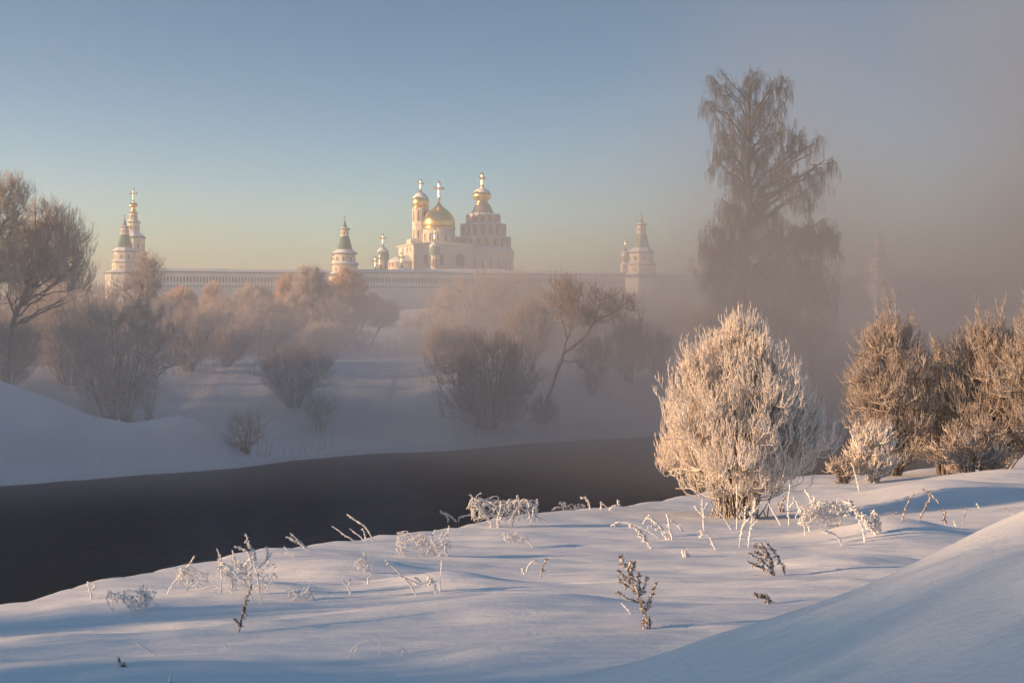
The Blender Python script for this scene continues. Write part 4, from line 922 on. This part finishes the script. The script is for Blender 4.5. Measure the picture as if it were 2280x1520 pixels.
def fan_branches(main, k, L, side, seed, ang=.6):
    """side shoots of a plume, all leaning towards its tip"""
    r = rs(seed); main = np.array(main, float); out = []
    u = np.linspace(.25, .92, k) * (len(main) - 1.001)
    for j, uu in enumerate(u):
        i = int(uu); f = uu - i; p = main[i] * (1 - f) + main[i + 1] * f; d = main[i + 1] - main[i]; d /= np.linalg.norm(d)
        sgn = side if side else (1 if j % 2 else -1); a = sgn * ang * r.uniform(.7, 1.3); ca, sa = math.cos(a), math.sin(a)
        e = np.array([d[0] * ca - d[1] * sa, d[0] * sa + d[1] * ca]); l = L * r.uniform(.6, 1.1) * (1.15 - .6 * uu / (len(main) - 1))
        out.append([tuple(p), tuple(p + e * l * .55), tuple(p + (e * .8 + d * .2) * l)])
    return out
weed('dry_stalk', 'tall thick frosted stalk over a tangle, at the left water edge', 581, 1345, [[(582,1347),(576,1300),(565,1240),(556,1215),(548,1187)],[(563,1236),(542,1222),(522,1215)],[(556,1214),(545,1206)],[(566,1252),(570,1235),(562,1222)],[(575,1266),(592,1248),(604,1231)],[(590,1250),(598,1232),(590,1219)],[(565,1330),(548,1292),(515,1260),(488,1240)],[(515,1260),(492,1258),(482,1262)],[(492,1325),(494,1280),(491,1242)],[(522,1262),(516,1226)],[(540,1262),(560,1240),(545,1220)]], 4.2, .8, seed=1)
weed('dry_stalk', 'lacy frosted tangle under the tall thick stalk', 540, 1322, [[(515,1320),(520,1290),(500,1268)]], 3.2, 1.1, tangle=(486,1246,608,1318,34), seed=2)
weed('dry_stalk', 'arched frosted stem with a lacy clump, left of the tall stalk', 373, 1321, [[(372,1322),(392,1288),(420,1258),(433,1237)],[(420,1258),(440,1272),(456,1280)],[(415,1326),(417,1298),(413,1268)]], 3.6, .7, tangle=(392,1262,462,1310,20), seed=3)
weed('dry_stalk', 'lone two-leaved frosted sprout at the left water edge', 204, 1333, [[(204,1335),(202,1315),(196,1293)],[(203,1318),(213,1300)],[(200,1306),(191,1299)]], 4.2, .8, seed=4)
weed('dry_stalk', 'low sprawling frosted clump on the left snow', 294, 1360, [[(294,1362),(280,1340),(262,1318)],[(325,1356),(322,1330),(320,1306)],[(325,1345),(338,1328)]], 4.0, .8, tangle=(242,1315,342,1358,22), seed=5)
weed('wormwood', 'upright crusted stem in front of the left tangle', 531, 1408, [[(531,1410),(536,1378),(545,1340),(555,1304)],[(534,1392),(523,1377)],[(540,1370),(550,1366)]], 7.0, 1.3, 'weed_brown', seed=6)
weed('dry_stalk', 'bent bare stick leaning left in the lower left snow', 349, 1457, [[(350,1459),(322,1440),(295,1418)]], 4.4, .1, seed=7)
weed('dry_stalk', 'tiny stub left of the bent bare stick', 274, 1483, [[(274,1485),(268,1476),(266,1465)],[(272,1480),(280,1482)]], 7, .9, 'weed_brown', seed=8)
weed('dry_stalk', 'tiny slanted stub right of the bent bare stick', 508, 1445, [[(508,1446),(499,1430)]], 3.6, .2, seed=9)
weed('dry_stalk', 'frosted stub at the bottom edge of the photo', 378, 1519, [[(378,1525),(377,1510),(380,1499)]], 7, .5, seed=10)
weed('dry_stalk', 'pair of comb-like frosted stems leaning left over the water', 690, 1226, [[(690,1226),(668,1205),(647,1186)],[(686,1224),(660,1203),(638,1194)]], 3.0, 1.4, seed=11)
weed('dry_stalk', 'short comb-like stem left of the leaning pair', 656, 1238, [[(656,1238),(640,1230),(619,1232)],[(656,1236),(643,1226),(631,1217)]], 2.8, 1.0, seed=12)
weed('dry_stalk', 'thin stem leaning left above the dark water', 794, 1206, [[(795,1207),(768,1192),(738,1172)],[(812,1205),(795,1190),(777,1178)]], 2.8, .6, seed=13)
weed('dry_stalk', 'longest comb-like stem leaning over the dark water', 832, 1204, [[(833,1205),(812,1172),(792,1162),(770,1147)],[(815,1205),(813,1190),(807,1176)]], 2.8, 1.2, seed=14)
weed('dry_stalk', 'small frosted umbel below the leaning stems', 825, 1276, [[(825,1277),(815,1250),(808,1228)],[(812,1245),(794,1237)]], 3.2, .8, tangle=(790,1238,828,1270,10), seed=15)
weed('dry_stalk', 'low lacy clump right of the tall stalk', 700, 1336, [[(702,1338),(692,1322),(684,1314)]], 2.8, .9, tangle=(642,1310,690,1338,16), seed=16)
weed('dry_stalk', 'short knobbed stalk standing alone on the mid left snow', 782, 1329, [[(782,1331),(777,1308),(766,1290)],[(776,1303),(781,1290)]], 4.0, .6, seed=17)
weed('dry_stalk', 'tiny upright stub above the knobbed stalk', 820, 1299, [[(820,1300),(819,1284)]], 4.4, .5, seed=18)
weed('dry_stalk', 'long smooth stem leaning left in the middle snow', 927, 1325, [[(929,1327),(908,1292),(884,1264),(861,1242)]], 4.2, .25, seed=19)
weed('dry_stalk', 'hooked frosted stalk beside a straight one', 973, 1322, [[(972,1324),(968,1300),(953,1284),(951,1296)],[(960,1288),(955,1305)]], 6.0, .7, seed=20)
weed('dry_stalk', 'straight thin stalk right of the hooked one', 979, 1318, [[(979,1320),(981,1280),(984,1245)]], 3.2, .2, seed=21)
weed('dry_stalk', 'low feathery stems behind the long smooth stem', 936, 1300, [[(936,1301),(912,1290),(888,1280)],[(938,1298),(930,1288),(922,1284)]], 3.4, 1.1, seed=22)
weed('dry_stalk', 'wide lacy tangle at the middle of the snow edge', 945, 1238, [[(985,1243),(950,1220),(918,1200),(892,1187)],[(930,1240),(958,1226),(991,1217)],[(992,1218),(1000,1244)],[(985,1243),(960,1195)]], 3.0, .7, tangle=(884,1186,1002,1238,36), seed=23)
weed('dry_stalk', 'large frosted tangle against the dark water', 1100, 1172, [[(1096,1172),(1078,1140),(1060,1115),(1047,1100)],[(1066,1133),(1048,1108),(1045,1124)],[(1108,1178),(1118,1140),(1140,1118),(1165,1112),(1185,1122),(1196,1138)],[(1140,1172),(1150,1140),(1170,1120)],[(1093,1190),(1093,1160),(1070,1135)],[(1110,1195),(1106,1160),(1115,1125),(1116,1112)]], 3.2, .9, tangle=(1050,1116,1196,1166,60), seed=24)
weed('dry_stalk', 'bent stems reaching left at the edge of the large tangle', 1018, 1162, [[(1020,1163),(1002,1147),(980,1138)],[(998,1166),(997,1150),(990,1142)],[(1018,1152),(1040,1148),(1060,1142)]], 3.2, .8, seed=25)
weed('dry_stalk', 'glowing low sprig right below the large tangle', 1187, 1218, [[(1187,1219),(1172,1198),(1150,1190),(1118,1188)]], 3.2, 1.2, tangle=(1118,1186,1166,1212,12), seed=26)
weed('dry_stalk', 'small forked twig on the open snow, left of its neighbour', 1168, 1278, [[(1168,1279),(1176,1260),(1188,1248),(1196,1250)],[(1168,1276),(1161,1264)]], 4.0, .7, seed=27)
weed('dry_stalk', 'small crooked twig on the open snow, right of its neighbour', 1204, 1284, [[(1204,1285),(1208,1264),(1214,1244),(1222,1243)],[(1206,1272),(1216,1268)]], 4.0, .8, 'weed_brown', seed=28)
weed('dry_stalk', 'low frosted sprigs on the snow edge right of the large tangle', 1250, 1136, [[(1262,1138),(1258,1118),(1252,1122)],[(1258,1130),(1240,1128),(1228,1136)],[(1255,1125),(1246,1118)]], 3.0, .9, tangle=(1264,1126,1304,1137,8), seed=29)
weed('dry_stalk', 'nodding feather-like frond on the snow edge', 1315, 1134, [[(1315,1136),(1311,1118),(1304,1108),(1293,1107)]], 3.6, 1.3, seed=30)
weed('dry_stalk', 'low crossed stems on the snow edge left of the willow', 1338, 1134, [[(1337,1136),(1339,1117)],[(1340,1120),(1354,1132)],[(1355,1134),(1366,1124),(1380,1121)],[(1376,1132),(1376,1114)]], 3.2, .8, seed=31)
weed('dry_stalk', 'long arching frosted stem in the sunny band', 1468, 1198, [[(1470,1200),(1440,1178),(1400,1164),(1374,1163),(1362,1172)]], 3.6, .7, seed=32)
m_ = [(1452,1222),(1438,1200),(1422,1180),(1402,1170)]
weed('wormwood', 'crusted plume lying left in the sunny band', 1452, 1221, [m_] + fan_branches(m_, 8, 12, 0, 3), 5.0, 1.1, seed=33)
weed('dry_stalk', 'cluster of stout frosted stems in the sunny band', 1492, 1201, [[(1491,1203),(1474,1172),(1450,1152)],[(1497,1200),(1490,1170),(1486,1146)],[(1487,1198),(1468,1176),(1442,1168)],[(1521,1183),(1506,1166),(1494,1158)],[(1484,1190),(1462,1165),(1448,1155)]], 5.0, .7, seed=34)
weed('dry_stalk', 'pale stick slanting right behind the stout stems', 1431, 1167, [[(1430,1168),(1438,1155),(1446,1144)]], 4.0, .2, seed=35)
weed('dry_stalk', 'drooping hooked stem in front of the willow', 1593, 1224, [[(1594,1225),(1582,1198),(1568,1184),(1558,1196)],[(1570,1185),(1556,1178)]], 4.6, .9, seed=36)
m_ = [(1441,1400),(1437,1370),(1428,1340),(1412,1300),(1394,1260),(1375,1228)]
weed('wormwood', 'tallest grey plume standing in the near middle snow', 1441, 1399, [m_, [(1428,1342),(1400,1332),(1371,1314)], [(1420,1320),(1398,1306),(1377,1292)], [(1414,1303),(1398,1295),(1376,1283)], [(1411,1298),(1395,1286),(1376,1270)], [(1402,1278),(1410,1262),(1413,1247)], [(1399,1270),(1404,1255),(1406,1248)], [(1392,1262),(1382,1252),(1378,1245)], [(1425,1325),(1424,1300),(1423,1276)], [(1430,1322),(1438,1300),(1441,1283)], [(1440,1345),(1452,1318),(1463,1292)], [(1432,1366),(1444,1352),(1450,1340)], [(1432,1396),(1436,1378)], [(1448,1394),(1446,1372)]] + fan_branches(m_, 10, 14, 0, 5), 6.0, 1.3, 'weed_brown', seed=37)
weed('dry_stalk', 'short stick left of the tallest grey plume', 1405, 1366, [[(1406,1367),(1395,1354),(1385,1343)]], 4.2, .4, seed=38)
weed('wormwood', 'spreading grey plume fanning left below the willow', 1722, 1281, [[(1722,1282),(1718,1252),(1700,1226),(1678,1208)],[(1722,1262),(1712,1232),(1692,1208)],[(1722,1278),(1695,1262),(1661,1247)],[(1720,1268),(1695,1246),(1666,1230)],[(1749,1276),(1740,1252),(1726,1228),(1708,1212)],[(1716,1248),(1704,1238),(1680,1228)]], 6.2, 1.1, 'weed_brown', seed=39)
m_ = [(1728,1344),(1712,1334),(1696,1327),(1680,1322)]
weed('wormwood', 'brown bristly plume half buried by the near drift', 1727, 1343, [m_] + fan_branches(m_, 10, 14, 0, 8), 3.4, 1.6, 'weed_brown', seed=40)
weed('dry_stalk', 'small frosted tuft with a long shadow in the sunny band', 1527, 1239, [[(1522,1240),(1519,1225)],[(1530,1240),(1524,1224)],[(1534,1240),(1531,1232)],[(1526,1240),(1527,1222)]], 4.6, .8, seed=41)
weed('dry_stalk', 'beaded stem rising at the front of the willow', 1645, 1216, [[(1646,1217),(1652,1185),(1660,1160),(1663,1128)],[(1657,1168),(1672,1150)],[(1660,1150),(1648,1140)]], 4.0, 1.3, seed=42)
weed('dry_stalk', 'taller beaded stem right of the first at the front of the willow', 1666, 1218, [[(1665,1219),(1672,1180),(1678,1140),(1682,1112)],[(1673,1170),(1686,1160)],[(1677,1150),(1668,1138)],[(1678,1140),(1694,1122)]], 4.4, 1.5, seed=43)
weed('dry_stalk', 'smooth upright rod in front of the willow trunk', 1641, 1178, [[(1641,1179),(1640,1130),(1637,1075)]], 4.0, .2, seed=44)
weed('dry_stalk', 'stick leaning left beside the willow trunk', 1630, 1178, [[(1630,1179),(1606,1145),(1585,1124)]], 4.2, .1, seed=45)
weed('dry_stalk', 'short stick leaning left on the right of the willow trunk', 1740, 1168, [[(1740,1169),(1722,1140),(1711,1118)]], 4.0, .3, seed=46)
weed('dry_stalk', 'upright rod on the right side of the willow', 1757, 1168, [[(1757,1169),(1756,1120),(1763,1080)],[(1757,1130),(1766,1118)]], 4.2, .4, seed=47)
weed('dry_stalk', 'thick stem leaning left over the bright tangle', 1805, 1182, [[(1806,1183),(1788,1145),(1768,1106)]], 4.6, .3, seed=48)
weed('dry_stalk', 'bright frosted tangle right of the willow', 1845, 1176, [[(1846,1178),(1832,1146),(1812,1118),(1797,1092)],[(1832,1146),(1856,1150),(1878,1172)],[(1790,1176),(1784,1150),(1776,1128)]], 4.0, 1.0, tangle=(1782,1116,1880,1174,44), seed=49)
weed('dry_stalk', 'thin curved stem hanging left in front of the bright tangle', 1874, 1215, [[(1874,1216),(1866,1196),(1850,1184),(1834,1180)]], 4.2, .7, seed=50)
m_ = [(1952,1190),(1936,1168),(1912,1140),(1888,1118)]; m2 = [(1962,1188),(1954,1164),(1942,1136)]
weed('wormwood', 'two thick golden crusted spikes right of the willow', 1952, 1190, [m_, m2] + fan_branches(m_, 12, 9, 0, 4, .9) + fan_branches(m2, 8, 9, 0, 6, .9), 7.2, 1.2, seed=51)
weed('dry_stalk', 'forked knobbly stem left of the golden spikes', 1926, 1206, [[(1926,1207),(1924,1186),(1922,1168)],[(1925,1182),(1912,1160),(1904,1150)]], 4.0, .9, seed=52)
weed('dry_stalk', 'thin dark stalk slanting right on the far right snow', 2007, 1160, [[(2007,1161),(2015,1130),(2032,1096)]], 3.4, .6, 'weed_brown', seed=53)
weed('dry_stalk', 'broken stalk with its tip folded down on the right snow', 2045, 1160, [[(2045,1161),(2058,1135),(2075,1108),(2072,1098),(2060,1090)],[(2072,1100),(2088,1118)]], 4.2, .8, 'weed_brown', seed=54)
weed('dry_stalk', 'hooked little stalk on the far right snow', 2107, 1166, [[(2108,1167),(2103,1152),(2106,1140),(2095,1136)],[(2105,1156),(2098,1158)]], 4.6, .9, 'weed_brown', seed=55)
weed('dry_stalk', 'tiny bent stub right of the hooked little stalk', 2128, 1171, [[(2129,1172),(2122,1156)]], 4.2, .3, seed=56)
weed('dry_stalk', 'thin forked twig near the right edge of the snow', 2145, 1165, [[(2143,1166),(2146,1145),(2152,1130),(2146,1131)],[(2152,1130),(2158,1131)]], 2.6, .5, 'weed_brown', seed=57)
weed('dry_stalk', 'short dark twig lying on the far right snow', 2256, 1144, [[(2259,1145),(2240,1131)]], 2.6, .3, 'weed_brown', seed=58)
weed('dry_stalk', 'little slanted twig high on the right snow', 2180, 1131, [[(2182,1133),(2174,1120)]], 3.2, .4, seed=59)
weed('dry_stalk', 'dark low twig left of the thin dark stalk', 1975, 1152, [[(1974,1153),(1998,1139)]], 2.6, .3, 'weed_brown', seed=60)
weed('dry_stalk', 'thin dark forked weed behind the golden spikes', 1878, 1142, [[(1879,1143),(1877,1130),(1873,1122)],[(1879,1136),(1888,1131)]], 3.0, .5, 'weed_brown', seed=61)
weed('dry_stalk', 'half buried arch of stem in the foreground snow', 885, 1456, [[(775,1458),(788,1440),(812,1425),(842,1421),(872,1428),(896,1440),(907,1452)],[(848,1456),(845,1440),(847,1426)],[(788,1456),(796,1438)],[(886,1456),(892,1440)],[(895,1457),(900,1444)]], 3.2, .35, seed=62)
weed('dry_stalk', 'frosted twigs at the willow left side standing in snow', 1566, 1184, [[(1566,1186),(1566,1150),(1562,1110)],[(1566,1150),(1548,1128)],[(1565,1140),(1576,1120)]], 4.0, .9, seed=63)
weed('dry_stalk', 'brown leafy stems right behind the willow trunk', 1740, 1140, [[(1736,1142),(1738,1120),(1746,1104)],[(1744,1142),(1746,1125)],[(1740,1142),(1730,1118)]], 4.4, 1.2, 'weed_brown', seed=64)
weed('dry_stalk', 'tall slanted stem left behind the willow over the water', 1562, 1108, [[(1562,1110),(1540,1085),(1526,1066)]], 2.6, .6, seed=65)
weed('dry_stalk', 'thin dark stick lying on the snow below the large tangle', 1218, 1160, [[(1220,1161),(1178,1141)]], 2.2, .1, 'weed_brown', seed=66)
weed('dry_stalk', 'thin frosted stem at the foot of the low bright bush', 1912, 1094, [[(1913,1095),(1908,1065),(1896,1030)]], 3.4, 1.0, seed=67)
# ------------------------------------------------------------------ light, sky, air, camera
sc = bpy.context.scene
w = bpy.data.worlds.new('World'); sc.world = w; w.use_nodes = True
nt = w.node_tree; bg = nt.nodes['Background']
sky = nt.nodes.new('ShaderNodeTexSky'); sky.sky_type = 'NISHITA'; sky.sun_disc = False
sky.sun_elevation = math.radians(SUN_EL); sky.sun_rotation = math.radians(-90 - math.degrees(math.atan(SUN_DY)))
sky.air_density = 1.0; sky.dust_density = 2.5; sky.ozone_density = 1.0; sky.altitude = 100
tc = nt.nodes.new('ShaderNodeTexCoord'); mp = nt.nodes.new('ShaderNodeCombineXYZ'); sx = nt.nodes.new('ShaderNodeSeparateXYZ'); nt.links.new(tc.outputs['Generated'], sx.inputs[0])
az = nt.nodes.new('ShaderNodeMath'); az.operation = 'ABSOLUTE'; nt.links.new(sx.outputs[2], az.inputs[0])
am = nt.nodes.new('ShaderNodeMath'); am.operation = 'MULTIPLY_ADD'; am.inputs[1].default_value = 15; am.inputs[2].default_value = .5; nt.links.new(az.outputs[0], am.inputs[0])
zm = nt.nodes.new('ShaderNodeMath'); zm.operation = 'MULTIPLY'; nt.links.new(am.outputs[0], zm.inputs[0]); nt.links.new(sx.outputs[2], zm.inputs[1])
nt.links.new(sx.outputs[0], mp.inputs[0]); nt.links.new(sx.outputs[1], mp.inputs[1]); nt.links.new(zm.outputs[0], mp.inputs[2])
nv = nt.nodes.new('ShaderNodeVectorMath'); nv.operation = 'NORMALIZE'
nt.links.new(mp.outputs[0], nv.inputs[0]); nt.links.new(nv.outputs[0], sky.inputs[0])
tn = nt.nodes.new('ShaderNodeMix'); tn.data_type = 'RGBA'; tn.blend_type = 'MULTIPLY'; tn.inputs[0].default_value = 1; tn.inputs[7].default_value = (.86, 1.03, 1.03, 1)
nt.links.new(sky.outputs[0], tn.inputs[6]); hs = nt.nodes.new('ShaderNodeHueSaturation'); hs.inputs['Saturation'].default_value = 1.4
nt.links.new(tn.outputs[2], hs.inputs['Color']); nt.links.new(hs.outputs[0], bg.inputs[0]); bg.inputs[1].default_value = .124
L = bpy.data.lights.new('sun', 'SUN'); L.energy = 5.0; L.angle = math.radians(.53); L.color = (1.0, .62, .34)
lo = bpy.data.objects.new('sun', L); C.objects.link(lo)
from mathutils import Vector
d = Vector((1, SUN_DY, -math.tan(math.radians(SUN_EL))))
lo.rotation_euler = d.to_track_quat('-Z', 'Y').to_euler(); lo.location = (-60, 0, 40)

def box_obj(name, a, b, m):
    x0, y0, z0 = a; x1, y1, z1 = b
    V = [(x0, y0, z0), (x1, y0, z0), (x1, y1, z0), (x0, y1, z0), (x0, y0, z1), (x1, y0, z1), (x1, y1, z1), (x0, y1, z1)]
    Fq = [(0, 3, 2, 1), (4, 5, 6, 7), (0, 1, 5, 4), (1, 2, 6, 5), (2, 3, 7, 6), (3, 0, 4, 7)]
    return link(name, fast_mesh(name, V, Fq, [m], smooth=False))
def volume(name, col, dens, g):
    m = bpy.data.materials.new(name); m.use_nodes = True; nt = m.node_tree
    for n in list(nt.nodes):
        if n.type != 'OUTPUT_MATERIAL': nt.nodes.remove(n)
    v = nt.nodes.new('ShaderNodeVolumePrincipled'); v.inputs['Color'].default_value = (*col, 1)
    v.inputs['Density'].default_value = dens; v.inputs['Anisotropy'].default_value = g
    nt.links.new(v.outputs[0], nt.nodes['Material Output'].inputs['Volume'])
    return m, nt, v
HAZE_D = .0007
mh, _, _ = volume('haze', (.94, .93, .90), HAZE_D, .3)
tag(box_obj('haze', (GX0 - 5, GY0 - 5, -2.2), (GX1 + 5, GY1 + 5, 78), mh), kind='stuff')
def mist():
    m, nt, v = volume('river_mist', (.84, .83, .86), 0, .5)
    tc = nt.nodes.new('ShaderNodeTexCoord'); sp = nt.nodes.new('ShaderNodeSeparateXYZ'); nt.links.new(tc.outputs['Object'], sp.inputs[0])
    def op(o, a, b=None):
        n = nt.nodes.new('ShaderNodeMath'); n.operation = o
        for i, q in enumerate((a, b)):
            if q is None: continue
            if isinstance(q, (int, float)): n.inputs[i].default_value = q
            else: nt.links.new(q, n.inputs[i])
        return n.outputs[0]
    def ss(x, a, b, lo=0., hi=1.):
        n = nt.nodes.new('ShaderNodeMapRange'); n.interpolation_type = 'SMOOTHSTEP'
        nt.links.new(x, n.inputs['Value'])
        for nm, q in (('From Min', a), ('From Max', b), ('To Min', lo), ('To Max', hi)): n.inputs[nm].default_value = q
        return n.outputs[0]
    x, y, z = sp.outputs
    no = nt.nodes.new('ShaderNodeTexNoise'); no.inputs['Scale'].default_value = .05; no.inputs['Detail'].default_value = 1.5
    nt.links.new(tc.outputs['Object'], no.inputs['Vector'])
    nz = ss(no.outputs['Fac'], .3, .7, .25, 1.65)
    xs = op('ADD', x, op('MULTIPLY', op('SUBTRACT', no.outputs['Fac'], .5), 30))
    fx = ss(xs, -30, 45)
    h = op('ADD', 3, op('MULTIPLY', fx, 10.5))
    main = op('MULTIPLY', op('MULTIPLY', fx, .080), op('EXPONENT', op('DIVIDE', op('MULTIPLY', z, -1), h)))
    low = op('MULTIPLY', ss(y, 92, 122, 1, 0), op('MULTIPLY', op('MULTIPLY', ss(op('SUBTRACT', y, op('MULTIPLY', x, .9)), 54, 74), ss(x, -45, 4, .026, .085)), op('EXPONENT', op('MULTIPLY', z, -.2))))
    dn = op('MULTIPLY', op('ADD', main, low), nz)
    dn = op('MULTIPLY', dn, op('MULTIPLY', ss(y, 38, 62), ss(y, 150, 190, 1, 0)))
    dn = op('MULTIPLY', dn, ss(z, 45, 62, 1, 0))
    nt.links.new(dn, v.inputs['Density'])
    m.cycles.volume_step_rate = 2.0
    tag(box_obj('river_mist', (-70, 33, -1.5), (130, 191, 63), m), kind='stuff')
mist()

cam = bpy.data.cameras.new('camera'); co = bpy.data.objects.new('camera', cam); C.objects.link(co)
co.location = (0, 0, ZC); co.rotation_euler = (math.radians(90), 0, 0)
cam.sensor_width = 36; cam.lens = 36 * F / 2280; cam.shift_y = -(760 - HY) / 2280; cam.clip_end = 8000; cam.clip_start = .05
sc.camera = co
vs = sc.view_settings; vs.view_transform = 'Standard'; vs.look = 'None'; vs.gamma = 1; vs.use_curve_mapping = False
vs.exposure = 0.98
cy = sc.cycles
sc.render.engine = 'CYCLES'
cy.max_bounces = 5; cy.diffuse_bounces = 2; cy.glossy_bounces = 2; cy.transmission_bounces = 0; cy.volume_bounces = 1; cy.transparent_max_bounces = 4
cy.use_denoising = True; cy.use_adaptive_sampling = True; cy.adaptive_threshold = .02
cy.caustics_reflective = False; cy.caustics_refractive = False
